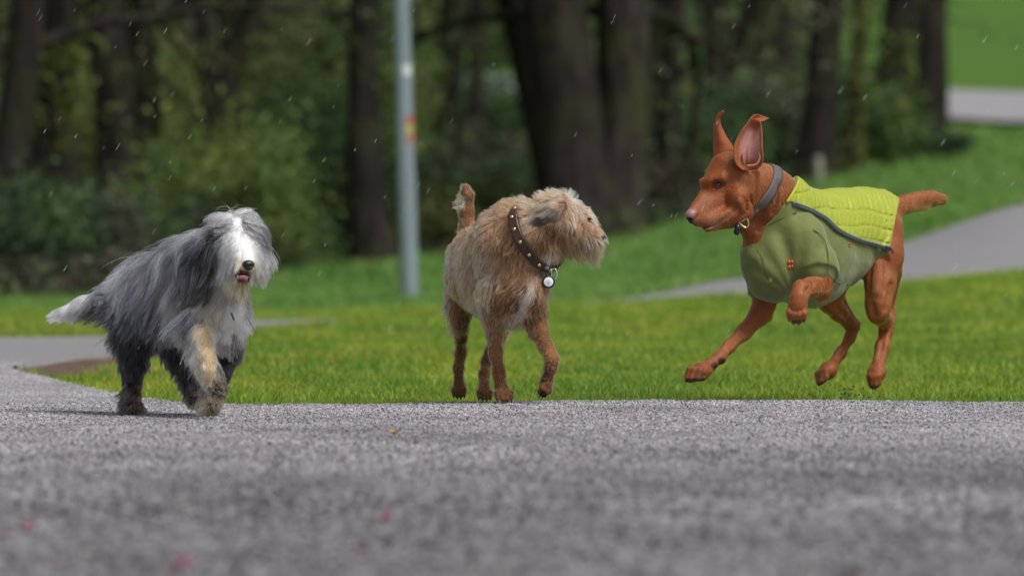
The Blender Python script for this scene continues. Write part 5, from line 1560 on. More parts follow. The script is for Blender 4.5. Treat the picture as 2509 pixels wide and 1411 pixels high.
        (1200, 880, .2, 1, 120, .4, 'dark'), (1150, 1000, .0, 1, 85, .4, 'dark'), (1110, 1080, 0, 1, 70, .4, 'dark'), (1060, 1200, 0, 1, 62, .5, 'sable'), (1050, 1280, -.1, 1, 56, .6, 'mud'), (1000, 1270, -.7, .8, 70, .9, 'sand'), (1050, 1240, -.1, 1, 50, .7, 'sand'), (1100, 1290, .4, 1, 50, .6, 'mud'),
        (960, 840, -.3, 1, 130, .45, 'cream'), (1000, 880, .0, 1, 100, .45, 'sand'), (930, 950, -.5, 1, 110, .5, 'lgrey'), (1010, 960, .0, 1, 75, .45, 'sand'), (960, 1030, -.5, 1, 80, .5, 'sand'), (1040, 1040, .2, 1, 60, .5, 'sand'), (1060, 1100, .3, 1, 56, .7, 'sand'), (1020, 1120, -.6, .8, 60, .8, 'sand'), (1100, 1160, .6, .8, 46, .8, 'mud'), (1120, 1200, .4, 1, 40, .7, 'sable'),
    ]
    x, y = fr.inv(V)
    Cc = np.array([[c[0], c[1]] for c in C], float); cc = np.array([pal[c[6]] for c in C])
    col = idw(x, y, Cc, cc, 3.0)
    col = col * (.5 + .35 * col)
    m = np.clip((1.25 - np.hypot((x - 1246) / 52, (y - 496) / 30)) * 4, 0, 1)[:, None] * (V[:, 1] < fr.d - .2)[:, None]
    col = col * (1 - m) + np.array([.012, .008, .008]) * m
    t = NT('undercoat'); co = t.coord()
    dog = mesh_np('dog', V, [Q], t.done(t.bsdf(t.attr('Col'), .85, .1, t.bump(t.noise(co, 200, 3), .5, .004))), colors=col)
    tag(dog, 'long-haired grey and white dog walking with its mouth open on the left', 'dog')

    def dens(c):
        xx, yy = fr.inv(c)
        return np.where((xx > 1080) & (yy < 620), 1.7, 1.0) * np.where(yy > 1000, 1.5, 1.0)
    roots = sample_surface(V, Q, 64000, rng, dens)
    rx_, ry_ = fr.inv(roots)
    nose = np.hypot((rx_ - 1281) / 46, (ry_ - 430) / 36) < 1
    mouth = np.hypot((rx_ - 1246) / 50, (ry_ - 502) / 28) < 1
    upper_lip = (np.abs(rx_ - 1262) < 34) & (ry_ > 440) & (ry_ < 500)
    front = roots[:, 1] < fr.d - .2
    keep = ~((nose | mouth | upper_lip) & front)
    keep &= ry_ < 1328
    roots = roots[keep]
    P, rad, hc = grow(B, fr, roots, C, pal, rng, steps=11, gravity=.20, wav=.26, clump=.86, clump_n=34, colvar=.45, jitter=20, clumpvar=.46, wisps=(.32, 3.2, .58), strand=(.00060, .00013), flyaway=.05, wav_scale=22, drift=-.03)
    hm = hair_mat('long_hair', .32)
    make_coat('fur', P, rad, hc, hm, dog)

    # nose, mouth
    blackn = simple_mat('nose_black_wet', (.02, .019, .021), .28, .6, .2, 200, bump=.4)
    N = Body()
    nc = np.array(fr(1281, 428, -.40))
    N.ell(nc + [0, -.002, R(6)], (R(38), R(34), R(26)), k=.006); N.ell(nc + [0, .001, -R(14)], (R(22), R(28), R(20)), k=.01)
    for sx in (-1, 1): N.ell(nc + [sx * R(17), -.0145, -R(3)], (R(9), R(14), R(7)), k=.004, op=-1)
    l_, h_ = N.bounds(.008); a_ = [axis_points(l_[i], h_[i], .0014) for i in range(3)]
    Vn, Qn = surface_nets(N.grid(a_), a_)
    mesh_np('nose', Vn, [Qn], blackn, dog)
    lipm = simple_mat('lip_black', (.016, .014, .015), .3, .6)
    lip = smooth_path([fr(1196, 486, -.335), fr(1216, 512, -.352), fr(1243, 527, -.362), (fr(1268, 520, -.36)), fr(1282, 494, -.352)], 20)
    tube_obj('lower_lip', lip, R(6.5), lipm, dog)
    lip = smooth_path([fr(1196, 482, -.34), fr(1222, 478, -.36), fr(1250, 474, -.372), fr(1284, 482, -.358)], 16)
    tube_obj('upper_lip', lip, R(3.5), lipm, dog)
    T = Body(); T.ell(fr(1248, 503, -.338), (R(34), R(52), R(13)), k=.01); T.ell(fr(1246, 508, -.352), (R(24), R(26), R(10)), k=.01)
    l_, h_ = T.bounds(.008); a_ = [axis_points(l_[i], h_[i], .0016) for i in range(3)]
    Vt, Qt = surface_nets(T.grid(a_), a_)
    mesh_np('tongue', Vt, [Qt], simple_mat('tongue_pink', (.42, .13, .14), .3, .5, .15, 150, bump=.2), dog)
    ivory = simple_mat('tooth', (.7, .66, .55), .3, .5, .05)
    for q in (1214, 1276):
        tube_obj('tooth', np.array([fr(q, 512, -.354), fr(q, 500, -.354), fr(q + 1, 492, -.352)]), [R(5), R(4), R(1)], ivory, dog, seg=6)
    eyem = simple_mat('eye_dark_brown', (.02, .012, .008), .07, .9, .2, 100)
    for q in ((1165, 285), (1330, 285)):
        e = fr.hit(B, *q)[0]
        blob('eye', e + np.array([0, .004, 0]), (R(12), R(9), R(11)), eyem, dog)
    horn = simple_mat('claw_grey', (.03, .026, .024), .4, .5)
    for n_ in (n1, n2, n3, n4): nail_objs(n_, R(84), horn, dog)
    for q in ((1075, 1215), (1105, 1225), (1128, 1205), (1085, 1190)):
        blob('paw_pad', fr.hit(B, *q)[0] + [0, .002, 0], (R(15), R(12), R(12)), horn, dog)
    # small dark tag showing through the breast hair
    pt = fr.hit(B, [1160, 1166, 1170], [722, 745, 765], .035)
    tg = tube_obj('collar_tag', smooth_path(pt, 8), R(6), simple_mat('tag_slate', (.05, .08, .11), .4, .5), None, seg=6)
    tag(tg, 'tiny dark tag dangling in the pale breast hair of the grey dog', 'tag')


build_grey_dog()

# ------------------------------------------------------------------ the wood behind the lawn
def bark_mat(name, moss, dark=1.0):
    t = NT(name); co = t.coord()
    mp = t.node('ShaderNodeMapping', Vector=co); mp.inputs['Scale'].default_value = (1, 1, .18)
    n = t.noise(mp.outputs[0], 9, 5)
    c = t.ramp(n, [(.3, (.008 * dark, .007 * dark, .007 * dark)), (.55, (.024 * dark, .020 * dark, .018 * dark)), (.8, (.055 * dark, .045 * dark, .040 * dark))])
    m = t.math('MULTIPLY', t.math('GREATER_THAN', t.noise(co, 1.6, 4), .52), moss)
    c = t.mix(m, c, (.065, .078, .014))
    return t.done(t.bsdf(c, .9, .15, t.bump(n, .8, .05)))


def leaf_mat():
    t = NT('leaves')
    c = t.attr('Col')
    d = t.bsdf(c, .6, .25)
    tr = t.node('ShaderNodeBsdfTranslucent', Color=c)
    mx = t.node('ShaderNodeMixShader', Fac=.3)
    t.l.new(d, mx.inputs[1]); t.l.new(tr.outputs[0], mx.inputs[2])
    return t.done(mx.outputs[0])


BARKS = [bark_mat('bark_dark', .15), bark_mat('bark_mossy', .8), bark_mat('bark_brown', .35, 1.5)]
LEAF = leaf_mat()
GREENS = dict(olive=(.17, .175, .055), green=(.085, .150, .050), dark=(.036, .062, .032), lime=(.19, .25, .055), blue=(.06, .112, .06), brown=(.13, .102, .078), grey=(.155, .15, .112))


def leaves_mesh(c, size, cols, rng):
    n = len(c)
    a = norm(rng.normal(0, 1, (n, 3))); b = norm(np.cross(a, rng.normal(0, 1, (n, 3))))
    s = size[:, None]
    v = np.stack([c - a * s, c + b * s * .5, c + a * s, c - b * s * .5], 1)
    q = np.arange(n * 4).reshape(n, 4)
    return v.reshape(-1, 3), q, np.repeat(cols, 4, 0)


def grow_tree(rng, H, r0, lean=(0, 0), low=1.6, nlimbs=14, fork=None, wob=.2, bend_at=1.0):
    """returns trunk path and limb paths (local coordinates)"""
    n = 22
    z = np.linspace(0, H, n)
    ph = rng.uniform(0, 6.28, 2)
    path = np.stack([lean[0] * z + wob * np.sin(z * .55 + ph[0]) - wob * math.sin(ph[0]), lean[1] * z + wob * np.sin(z * .5 + ph[1]) - wob * math.sin(ph[1]), z - .15], 1)
    rad = r0 * (1 - .72 * (z / H)) * (1 + .55 * np.exp(-z / .35)) * (1 + .05 * np.sin(z * 3 + ph[0]))
    limbs = []
    for i in range(nlimbs):
        t = rng.uniform(low / H, .95)
        k = t * (n - 1); i0 = int(k); p = path[i0] + (path[min(i0 + 1, n - 1)] - path[i0]) * (k - i0)
        az = rng.uniform(0, 6.28); L = (1 - t * .6) * H * rng.uniform(.18, .36)
        d = np.array([math.cos(az), math.sin(az), rng.uniform(.0, .7)])
        m = 9; pts = [p]
        for s in range(m):
            d = norm(d + rng.normal(0, .16, 3) + np.array([0, 0, .05 if t > .3 else -.04]))
            pts.append(pts[-1] + d * L / m)
        rl = min(r0 * .38, r0 * (1 - .7 * t) * rng.uniform(.3, .5))
        limbs.append((np.array(pts), np.linspace(rl, rl * .15, m + 1)))
        for _ in range(3):                                       # side branches
            q = rng.integers(3, m); p2 = pts[q]
            d2 = norm(d + rng.normal(0, .7, 3)); L2 = L * rng.uniform(.3, .6)
            pp = [p2]
            for s in range(5):
                d2 = norm(d2 + rng.normal(0, .2, 3)); pp.append(pp[-1] + d2 * L2 / 5)
            limbs.append((np.array(pp), np.linspace(rl * .4, rl * .08, 6)))
    return path, rad, limbs


def merge(parts):
    V, F, base = [], [], 0
    for v, f in parts:
        V.append(v); F.append(f + base); base += len(v)
    return np.concatenate(V), np.concatenate(F)


def tree(u, d, r0, label, H=13, lean=(0, 0), bark=0, leaf=('olive', 'green'), nleaf=2600, low=1.8, nlimbs=14, seed=1, lsize=.07, twigs=True, ivy=0, cat='tree', group='trees of the wood behind the lawn'):
    rng = np.random.default_rng(seed)
    x = (u - 1254.5) / FPX * d
    z = float(ground_z(x, d))
    root = bpy.data.objects.new('tree', None); link(root); root.location = (x, d, z)
    root.empty_display_size = .2
    tag(root, label, cat, group)
    path, rad, limbs = grow_tree(rng, H, r0, lean, low, nlimbs)
    # trunk with furrowed bark
    tv, tf, caps = tube(path, rad, 18)
    w = vnoise(tv * np.array([1, 1, .22]), 7 / max(r0, .15), seed) * .09 + vnoise(tv * np.array([1, 1, .3]), 16 / max(r0, .15), seed + 1) * .05
    ctr = np.repeat(path, 18, 0)
    tv = ctr + (tv - ctr) * (1 + w)[:, None]
    mesh_np('trunk', tv, [tf], BARKS[bark], root)
    P = [tube(p, r, 7)[:2] for p, r in limbs]
    V, F = merge(P)
    crown = mesh_np('crown', V, [F], BARKS[bark], root)
    # leaves and twigs strung along the limbs
    cs = []
    for p, r in limbs:
        k = max(1, int(nleaf / len(limbs)))
        t = rng.uniform(.25, 1, k) * (len(p) - 1); i = np.minimum(t.astype(int), len(p) - 2)
        q = p[i] + (p[i + 1] - p[i]) * (t - i)[:, None]
        nc = max(1, k // 22)
        cc = rng.normal(0, .32, (nc, 3))[rng.integers(0, nc, k)]
        cs.append(q + cc + rng.normal(0, .16, (k, 3)))
    c = np.concatenate(cs)
    if ivy:
        zz = rng.uniform(0, 4.5, ivy); aa = rng.uniform(0, 6.28, ivy)
        pc = np.stack([np.interp(zz, path[:, 2], path[:, 0]), np.interp(zz, path[:, 2], path[:, 1])], 1)
        rr = np.interp(zz, path[:, 2], rad) * rng.uniform(1.0, 1.35, ivy)
        c2 = np.stack([pc[:, 0] + np.cos(aa) * rr, pc[:, 1] + np.sin(aa) * rr, zz], 1)
        keepi = vnoise(c2, 1.2, seed + 5) > -.15
        c = np.concatenate([c, c2[keepi]])
    k = c[:, 2] > .15
    c = c[k]
    tone = vnoise(c, 1.1, seed + 3) * .5 + .5
    a, b = np.array(GREENS[leaf[0]]), np.array(GREENS[leaf[1]])
    cols = a * tone[:, None] + b * (1 - tone[:, None])
    cols = cols * rng.uniform(.5, 1.5, (len(c), 1))
    v, q, cl = leaves_mesh(c, rng.uniform(.6, 1.3, len(c)) * lsize, cols, rng)
    mesh_np('leaves', v, [q], LEAF, crown, smooth=False, colors=cl)
    return root


def shrub(u, d, w, h, label, leaf=('green', 'dark'), n=3500, seed=1, lsize=.06, group='shrubs under the trees', stems=14, density=.0, name='shrub'):
    rng = np.random.default_rng(seed)
    x = (u - 1254.5) / FPX * d
    z = float(ground_z(x, d))
    root = bpy.data.objects.new(name, None); link(root); root.location = (x, d, z)
    tag(root, label, 'shrub', group)
    P = []
    ends = []
    for i in range(stems):
        az = rng.uniform(0, 6.28); sp = rng.uniform(.1, 1) * w
        e = np.array([math.cos(az) * sp, math.sin(az) * sp * .7, h * rng.uniform(.6, 1.05) * math.sqrt(max(.1, 1 - (sp / w) ** 2 * .8))])
        m = 7; t = np.linspace(0, 1, m)[:, None]
        p = e * np.concatenate([t ** 1.3, t ** 1.3, t ** .8], 1) + np.cumsum(rng.normal(0, .03, (m, 3)), 0) * h
        p[0] = (0, 0, -.1)
        P.append(tube(p, np.linspace(.03, .006, m), 5)[:2]); ends.append(p)
        for _ in range(2):
            q0 = p[rng.integers(3, m)]; dd = norm(rng.normal(0, 1, 3) + [0, 0, .4]) * h * .25
            P.append(tube(np.stack([q0, q0 + dd * .5, q0 + dd + [0, 0, -.03]]), [.01, .007, .003], 4)[:2])
    V, F = merge(P)
    mesh_np('stem', V, [F], BARKS[0], root)
    # leaf clumps through the dome
    ncl = max(8, n // 45)
    a = norm(rng.normal(0, 1, (ncl, 3))); rr = rng.random(ncl) ** .4
    cc = a * rr[:, None] * np.array([w, w * .7, h * .55]); cc[:, 2] += h * .5
    cc += vnoise(cc, 1.2, seed)[:, None] * .2
    cs = cc[rng.integers(0, ncl, n)] + rng.normal(0, 1, (n, 3)) * (.11 * h + .05) * rng.uniform(.5, 1.2, (n, 1))
    cs = cs[cs[:, 2] > .02]
    tone = np.clip(vnoise(cs, 1.6, seed + 9) * .8 + .5, 0, 1)
    c1, c2 = np.array(GREENS[leaf[0]]), np.array(GREENS[leaf[1]])
    cols = (c1 * tone[:, None] + c2 * (1 - tone[:, None])) * rng.uniform(.5, 1.5, (len(cs), 1))
    v, q, cl = leaves_mesh(cs, rng.uniform(.6, 1.3, len(cs)) * lsize, cols, rng)
    mesh_np('foliage', v, [q], LEAF, root, smooth=False, colors=cl)
    return root


def build_wood():
    # u, distance, radius, lean, bark, leaves, label
    T = [
        (2, 52, .19, (.00, 0), 0, ('olive', 'dark'), 'dark thin trunk at the very left edge of the wood'),
        (85, 55, .21, (.004, 0), 1, ('olive', 'lime'), 'thick mossy yellow-green trunk, second from the left edge'),
        (282, 60, .235, (-.01, 0), 0, ('olive', 'green'), 'straight dark trunk above the tail of the grey dog'),
        (372, 66, .20, (.05, 0), 2, ('olive', 'grey'), 'brown trunk leaning right, just left of the leafy green mound'),
        (400, 58, .15, (.22, .0), 0, ('olive', 'brown'), 'strongly slanting dark trunk rising over the grey dog'),
        (170, 75, .20, (-.03, 0), 2, ('lime', 'olive'), 'slim pale trunk seen between the mossy and the straight dark one'),
        (545, 78, .24, (-.02, 0), 0, ('grey', 'olive'), 'dim trunk in the tangle of dark branches left of the lamp post'),
        (640, 84, .19, (.03, 0), 2, ('green', 'olive'), 'faint brown trunk behind the tangled branches'),
        (760, 92, .20, (.0, 0), 2, ('green', 'grey'), 'distant faint trunk between the tangle and the tall dark tree'),
        (920, 60, .19, (.003, 0), 0, ('olive', 'green'), 'tall straight dark trunk standing right beside the lamp post'),
        (1070, 76, .20, (-.02, 0), 0, ('green', 'olive'), 'dark trunk just right of the lamp post'),
        (1150, 90, .15, (.06, 0), 2, ('green', 'grey'), 'thin leaning trunk before the far path'),
        (1415, 63, .40, (-.10, .02), 0, ('green', 'grey'), 'massive dark trunk leaning left above the tan dog'),
        (1496, 63.8, .33, (.01, 0), 2, ('grey', 'olive'), 'thick brown-black trunk joined to the massive leaning one'),
        (1588, 72, .16, (.02, 0), 2, ('green', 'olive'), 'slim trunk right of the two massive ones'),
        (1640, 70, .15, (-.02, 0), 0, ('green', 'dark'), 'dark slim trunk left of the raised ears of the russet dog'),
        (1740, 84, .20, (.05, 0), 2, ('green', 'olive'), 'faint trunk behind the raised ears of the russet dog'),
        (1850, 94, .16, (-.03, 0), 2, ('grey', 'green'), 'distant pale trunk above the back of the russet dog'),
        (1990, 74, .24, (-.012, 0), 0, ('green', 'olive'), 'stout dark trunk above the lime back panel'),
        (2078, 75, .10, (-.02, 0), 1, ('lime', 'olive'), 'thin mossy trunk touching the stout dark one'),
        (2165, 80, .26, (.0, 0), 0, ('green', 'lime'), 'ivy-clad dark trunk between two stout ones on the right'),
        (2275, 82, .33, (-.006, 0), 0, ('green', 'olive'), 'stout dark trunk nearest the open hillside on the right'),
        (1392, 64.5, .14, (-.33, 0), 0, ('green', 'grey'), 'slender dark stem slanting hard left out of the massive trunk'),
        (705, 74, .15, (.16, 0), 0, ('olive', 'brown'), 'slanting trunk crossing toward the tall dark tree by the lamp post'),
        (575, 70, .13, (-.22, 0), 0, ('olive', 'brown'), 'dark trunk slanting left above the rounded olive bush'),
        (1700, 82, .11, (.2, 0), 0, ('green', 'olive'), 'thin trunk slanting right behind the ears of the russet dog'),
        (-330, 66, .22, (0, 0), 1, ('olive', 'lime'), 'mossy trunk further out beyond the left of the view'),
        (2760, 70, .25, (0, 0), 0, ('green', 'olive'), 'trunk standing beyond the right of the view'),
        (-90, 60, .2, (.02, 0), 0, ('olive', 'green'), 'trunk just outside the left of the view'),
        (480, 100, .22, (.0, 0), 2, ('lime', 'green'), 'far trunk under pale spring leaves left of centre'),
        (1300, 104, .24, (.02, 0), 2, ('green', 'lime'), 'far trunk by the hillside path above the tan dog'),
        (1930, 104, .22, (.0, 0), 2, ('green', 'grey'), 'far trunk by the hillside path on the right'),
    ]
    for i, (u, d, r, ln, bk, lf, lab) in enumerate(T):
        big = r > .25
        tree(u, d, r, lab, H=13 + (i * 37 % 5), lean=ln, bark=bk, leaf=lf, nleaf=2200 if d < 90 else 1500, low=(7.5 if u > 1950 else 2.2) if d < 90 else (6 if u > 1700 else 1.6), nlimbs=15, seed=100 + i, lsize=.05 if d < 90 else .07, ivy=1600 if i in (1, 20, 19) else 0)
    # tangle and undergrowth
    S = [
        (560, 56, 1.1, 1.45, ('lime', 'green'), 7000, 'rounded bright olive-green bush right above the grey dog'),
        (450, 62, .8, 1.0, ('green', 'dark'), 3500, 'low dark bush left of the rounded olive one'),
        (700, 64, 1.1, 1.9, ('green', 'dark'), 6500, 'tall mid-green bush between the grey dog and the tall dark trunk'),
        (800, 70, 1.3, 2.9, ('green', 'lime'), 8000, 'high spring-green bush just left of the tall dark trunk'),
        (120, 48, .9, .75, ('dark', 'brown'), 3500, 'low dark bush at the foot of the mossy trunk'),
        (10, 46, .7, .8, ('dark', 'green'), 3000, 'dark bush in the left corner of the wood'),
        (250, 50, .8, .75, ('dark', 'green'), 3200, 'dark undergrowth bush above the tail of the grey dog'),
        (370, 53, .7, .6, ('dark', 'brown'), 2600, 'brownish low bush behind the back of the grey dog'),
        (610, 60, .8, .6, ('dark', 'green'), 2600, 'dark low bush behind the head of the grey dog'),
        (760, 64, .8, .7, ('dark', 'green'), 3000, 'dark low bush at the lawn edge left of the tall trunk'),
        (1060, 68, .9, 1.0, ('green', 'dark'), 3600, 'green bush at the foot of the lamp post side trunk'),
        (-220, 50, 1.0, 1.0, ('dark', 'green'), 3200, 'bush beyond the left edge of the view'),
        (-420, 58, 1.2, 1.6, ('olive', 'green'), 3600, 'taller bush beyond the left edge of the view'),
        (1180, 72, 1.1, 1.1, ('dark', 'brown'), 4200, 'dark brown bramble mound above the tail of the tan dog'),
        (1130, 64, .8, .7, ('green', 'olive'), 3200, 'low green bush behind the tail of the tan dog'),
        (1260, 66, .9, .9, ('dark', 'green'), 3600, 'dark bush behind the shoulders of the tan dog'),
        (1600, 66, .7, .6, ('dark', 'brown'), 2800, 'dark low bush between the tan and the russet dog'),
        (1700, 72, .9, 1.1, ('green', 'dark'), 3600, 'green bush behind the muzzle of the russet dog'),
        (1800, 78, 1.1, 1.3, ('green', 'blue'), 4500, 'bluish green bush behind the ears of the russet dog'),
        (1900, 78, 1.0, 1.6, ('green', 'grey'), 4500, 'greyish bush between the ears and the stout trunk'),
        (2100, 78, .8, .9, ('green', 'dark'), 3400, 'green bush between the stout trunk and the ivy-clad one'),
        (2190, 78, .55, 1.1, ('lime', 'green'), 3400, 'bright green bush glowing at the foot of the ivy-clad trunk'),
        (2290, 80, .5, .22, ('green', 'dark'), 2400, 'low ground-hugging shrub at the base of the rightmost trunk'),
        (200, 82, 1.6, 2.6, ('olive', 'lime'), 6000, 'tall pale yellow-green thicket between the left trunks'),
        (60, 80, 1.3, 2.2, ('olive', 'green'), 5000, 'yellow-green thicket behind the mossy trunk'),
        (420, 86, 1.5, 2.4, ('lime', 'green'), 6000, 'bright thicket behind the slanting trunk'),
        (600, 90, 1.6, 2.6, ('brown', 'dark'), 6500, 'brown bare-looking thicket behind the tangled branches'),
        (880, 96, 1.6, 2.2, ('green', 'olive'), 5500, 'distant green thicket behind the tall dark trunk'),
        (1120, 98, 1.5, 1.0, ('green', 'blue'), 4500, 'distant green hedge below the far path'),
        (1240, 124, 2.2, 3.0, ('green', 'lime'), 6000, 'light green clump beyond the far path above the tan dog'),
        (1680, 100, 1.5, 1.0, ('green', 'lime'), 4500, 'distant green bush below the far path on the right'),
        (1880, 124, 2.2, 3.0, ('green', 'grey'), 6000, 'greyish green clump beyond the far path above the russet dog'),
        (2060, 102, 1.3, 1.2, ('green', 'blue'), 4200, 'distant bluish bush behind the stout trunk'),
        (300, 120, 2.6, 4.2, ('green', 'olive'), 7000, 'dark far clump on the hillside at the upper left'),
        (750, 126, 2.6, 4.4, ('dark', 'green'), 7000, 'dark far clump on the hillside left of the lamp post'),
        (30, 122, 2.4, 4.2, ('dark', 'olive'), 6500, 'dark far clump in the upper left corner'),
        (1560, 128, 2.4, 4.4, ('dark', 'green'), 6500, 'dark far clump on the hillside behind the massive trunks'),
        (1060, 132, 2.2, 4.4, ('dark', 'green'), 6500, 'dark far clump on the hillside right of the lamp post'),
    ]
    for i, (u, d, w, h, lf, n, lab) in enumerate(S):
        shrub(u, d, w, h, lab, lf, n, seed=300 + i, lsize=.035 + .0006 * (d - 40))
    # ground cover
    rng = np.random.default_rng(9)
    n = 90000
    y = rng.uniform(40, 106, n); x = rng.uniform(-1, 1, n) * (.095 * y + .5)
    m = (wood_mask(x, y) > rng.random(n)) & (1254.5 + x / y * FPX < 2340)
    x, y = x[m], y[m]
    q = np.stack([x, y, x * 0], 1)
    z = ground_z(x, y) + rng.random(len(x)) ** 2 * (.32 + .2 * vnoise(q, .6, 4))
    c = np.stack([x, y, z], 1)
    tone = np.clip(vnoise(q, .7, 8) * .9 + .5, 0, 1)[:, None]
    cols = (np.array(GREENS['green']) * .8 * tone + np.array(GREENS['brown']) * .6 * (1 - tone)) * rng.uniform(.4, 1.4, (len(x), 1))
    v, qd, cl = leaves_mesh(c, rng.uniform(.03, .07, len(x)), cols, rng)
    o = mesh_np('undergrowth', v, [qd], LEAF, smooth=False, colors=cl)
    tag(o, 'low ivy, brambles and leaf litter covering the floor of the wood', 'undergrowth', kind='stuff')
    # pale stake
    x = (2006 - 1254.5) / FPX * 72; z = float(ground_z(x, 72))
    st = Body(); st.cone((0, 0, -.1), (0.0, 0, .30), .055, .05, k=.01); st.ell((0, 0, .32), (.052, .05, .03), k=.02)
    l_, h_ = st.bounds(.02); a_ = [axis_points(l_[i], h_[i], .012) for i in range(3)]
    Vs, Qs = surface_nets(st.grid(a_), a_)
    so = mesh_np('marker_stake', Vs, [Qs], simple_mat('weathered_wood', (.34, .33, .27), .8, .2, .3, 12, bump=.4))
    so.location = (x, 72, z)
    tag(so, 'short pale wooden stake at the foot of the stout dark trunk', 'stake')


def build_lamp_post():
    d = 41.0
    x = (1004 - 1254.5) / FPX * d; z = float(ground_z(x, d))
    root = bpy.data.objects.new('street_lamp', None); link(root); root.location = (x, d, z)
    tag(root, 'slender grey metal lamp post with stickers standing on the lawn', 'lamp post')
    t = NT('galvanised'); co = t.coord()
    mp = t.node('ShaderNodeMapping', Vector=co); mp.inputs['Scale'].default_value = (1, 1, .15)
    n = t.noise(mp.outputs[0], 10, 4)
    gm = t.done(t.bsdf(t.mix(n, (.16, .205, .235), (.34, .40, .44)), .45, .4, t.bump(n, .2, .01), Metallic=.25))
    H = 6.2
    zz = np.array([-.2, 0, .9, .92, 2.0, 4.0, H]); rr = np.array([.066, .066, .065, .062, .057, .050, .040])
    p = np.stack([-.027 * np.maximum(zz, 0), zz * 0, zz], 1)
    V, F, c = tube(p, rr, 28)
    mesh_np('pole', V, [F] + c, gm, root)
    arm = smooth_path([(-.027 * H, 0, H - .1), (-.15, 0, H + .25), (.1, 0, H + .5), (.7, 0, H + .6)], 16)
    tube_obj('arm', arm, np.linspace(.04, .028, 16), gm, root, seg=10)
    head = Body(); head.cone((.65, 0, H + .6), (1.15, 0, H + .58), .07, .09, k=.02, n=np.array([0, 0, 1.]), m=.5)
    l_, h_ = head.bounds(.02); a_ = [axis_points(l_[i], h_[i], .02) for i in range(3)]
    Vh, Qh = surface_nets(head.grid(a_), a_)
    mesh_np('lamp_head', Vh, [Qh], gm, root)

    def wrap(name, z0, z1, a0, a1, mat, label=None, off=.0015):
        k = 12
        th = np.radians(np.linspace(a0, a1, k)); V_ = []
        for zq in (z0, z1):
            r_ = np.interp(zq, zz, rr) + off
            V_.append(np.stack([-.027 * zq + np.cos(th) * r_, np.sin(th) * r_, np.full(k, zq)], 1))
        i = np.arange(k - 1)
        o = mesh_np(name, np.concatenate(V_), [np.stack([i, i + 1, i + 1 + k, i + k], 1)], mat, root)
        if label: tag(o, label)
    zof = lambda v: (735 - v) / FPX * d
    red = simple_mat('sticker_red', (.42, .13, .11), .5, .3, .2, 60); yel = simple_mat('sticker_yellow', (.45, .40, .12), .5, .3, .2, 60)
    grn = simple_mat('sticker_green', (.12, .28, .12), .5, .3, .2, 60); wht = simple_mat('sticker_white', (.62, .64, .66), .5, .3, .1, 60)
    wrap('sticker', zof(312), zof(288), 280, 372, red, 'red sticker at the top of the strip')
    wrap('sticker', zof(334), zof(313), 275, 372, yel, 'yellow and green sticker in the middle')
    wrap('sticker', zof(330), zof(318), 325, 345, grn, off=.003)
    wrap('sticker', zof(357), zof(335), 285, 372, red, 'red sticker at the bottom of the strip')
    wrap('sticker', zof(192), zof(166), 262, 340, wht, 'white sticker higher up')


build_wood()
build_lamp_post()

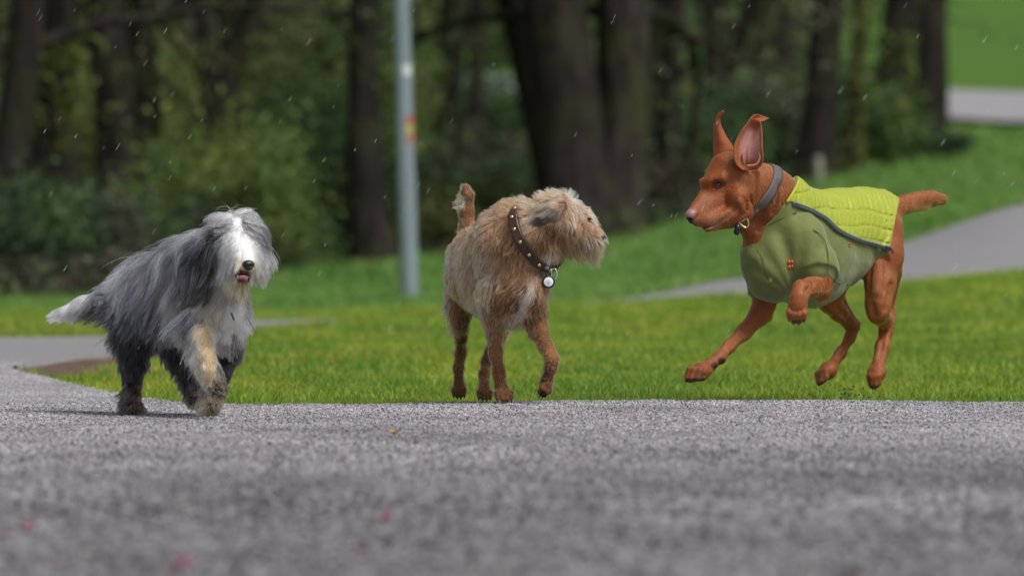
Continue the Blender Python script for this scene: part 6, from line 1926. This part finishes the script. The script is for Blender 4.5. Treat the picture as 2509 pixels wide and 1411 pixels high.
# ------------------------------------------------------------------ small things lying about
def build_litter():
    rng = np.random.default_rng(77)
    pm = lambda name, c: simple_mat(name, c, .5, .3, .2, 200)
    pink, deep, red = pm('petal_pink', (.85, .06, .36)), pm('petal_magenta', (.30, .02, .10)), pm('petal_red', (.35, .05, .05))

    def petal(u, v, r, mat, label, name='petal', cat='petal', group='fallen petals on the asphalt'):
        d = CAM_H * FPX / (v - HORIZON)
        c = at(u, v, d); c[2] = float(ground_z(c[0], c[1])) + .007
        n1, n2 = 9, 7
        a = rng.uniform(0, 6.28)
        U, W = np.meshgrid(np.linspace(-1, 1, n1), np.linspace(-1, 1, n2), indexing='ij')
        wd = np.sqrt(np.clip(1 - U ** 2, .02, 1)) * (.75 + .15 * U)
        X = U * r; Y = W * wd * r
        Z = r * (.8 * U ** 2 + .9 * W ** 2 * wd + .25)
        x = X * math.cos(a) - Y * math.sin(a); y = X * math.sin(a) + Y * math.cos(a)
        p = np.stack([x + c[0], y + c[1], Z + c[2]], -1).reshape(-1, 3)
        f = grid_faces(n1, n2)
        q = p + np.array([0, 0, .0006])
        o = mesh_np(name, np.concatenate([p, q]), [f[:, ::-1], f + len(p)], mat)
        tag(o, label, cat, group)
        return o
    petal(945, 1268, .0115, pink, 'single pink petal below the paws of the tan dog')
    petal(452, 1380, .011, pink, 'larger pink petal near the lower edge, left of centre')
    petal(418, 1403, .009, deep, 'purplish petal at the lower edge beside the larger pink one')
    petal(72, 1288, .008, pink, 'faint pink petal above the dark one at the left')
    petal(14, 1308, .008, deep, 'dark magenta petal at the very left edge')
    petal(880, 1343, .008, deep, 'dull purple petal under the single pink one')
    petal(120, 1381, .007, deep, 'reddish petal in the lower left corner')
    petal(2096, 1404, .006, red, 'brick red petal at the lower edge on the right')
    leafm = pm('dry_leaf', (.52, .33, .10))
    petal(966, 1062, .012, leafm, 'curled ochre leaf scrap on the asphalt near the tan dog', 'dry_leaf', 'leaf', None)
    petal(934, 1064, .008, pm('pale_leaf', (.62, .66, .70)), 'pale bluish scrap beside the curled ochre leaf', 'paper_scrap', 'scrap', None)

    def stone(u, v, r, label, c, flat=.6):
        d = CAM_H * FPX / (v - HORIZON)
        p = at(u, v, d); p[2] = float(ground_z(p[0], p[1])) + .004
        B = Body(); B.ell((0, 0, r * .3), (r, r * .8, r * flat), k=.01); B.ell((r * .4, r * .1, r * .25), (r * .6, r * .6, r * flat * .8), k=r * .3)
        l_, h_ = B.bounds(.004); a_ = [axis_points(l_[i], h_[i], r / 7) for i in range(3)]
        V, Q = surface_nets(B.grid(a_), a_)
        V += (vnoise(V, 2.5 / r, 5) * r * .08)[:, None]
        o = mesh_np('pebble', V, [Q], pm('pebble_dark', c))
        o.location = p
        tag(o, label, 'pebble')
    stone(1510, 1100, .0055, 'small round black pebble between the tan and the russet dog', (.015, .014, .014), .8)
    stone(2141, 1006, .011, 'flat black pebble near the path edge below the russet dog', (.018, .016, .015), .35)
    stone(1118, 1218, .009, 'dark flat pebble blurred in the foreground, centre', (.07, .06, .07), .3)
    # crumbs of turf kicked up by the hind paws
    V, Q, b = [], [], 0
    for i in range(34):
        c = at(rng.normal(2075, 38), rng.normal(958, 12), 16.75 + rng.uniform(-.1, .15)); r = rng.uniform(.0010, .0030)
        v = norm(rng.normal(0, 1, (8, 3)))
        v = np.array([[x, y, z] for x in (-1, 1) for y in (-1, 1) for z in (-1, 1)]) * r * rng.uniform(.5, 1.3, (8, 1)) + c
        V.append(v); Q.append(np.array([[0, 1, 3, 2], [4, 6, 7, 5], [0, 4, 5, 1], [2, 3, 7, 6], [0, 2, 6, 4], [1, 5, 7, 3]]) + b); b += 8
    o = mesh_np('turf_crumbs', np.concatenate(V), [np.concatenate(Q)], pm('soil_crumb', (.06, .05, .02)))
    tag(o, 'crumbs of soil and grass flying up behind the paws of the russet dog', 'soil', kind='stuff')
    tw = tube_obj('twig', smooth_path([at(1618, 880, 16.6), at(1630, 870, 16.6), at(1634, 862, 16.6), at(1648, 859, 16.6)], 10), .0007, pm('twig_brown', (.12, .08, .04)))
    tag(tw, 'tiny bent twig whirling above the lawn before the russet dog', 'twig')
    # wind-driven sleet
    V, Q, b = [], [], 0
    n = 120
    for i in range(n):
        d = rng.uniform(13.5, 19.5)
        u, v = rng.uniform(-40, 2550), rng.uniform(-20, 1000) if i % 5 else rng.uniform(-20, 500)
        c = at(u, v, d)
        if c[2] < ground_z(c[0], c[1]) + .05: continue
        L = rng.uniform(.005, .014); dr = norm(np.array([.52 + rng.normal(0, .05), rng.normal(0, .1), .86]))
        pts = np.stack([c - dr * L, c - dr * L * .4, c + dr * L * .4, c + dr * L])
        v_, f_, _ = tube(pts, np.array([.15, 1, .8, .1]) * rng.uniform(.0002, .00045), 5)
        V.append(v_); Q.append(f_ + b); b += len(v_)
    t = NT('ice'); o = mesh_np('sleet', np.concatenate(V), [np.concatenate(Q)], t.done(t.bsdf((.85, .9, .93), .35, .5)))
    tag(o, 'fine slanting sleet falling across the whole view', 'sleet', kind='stuff')


build_litter()
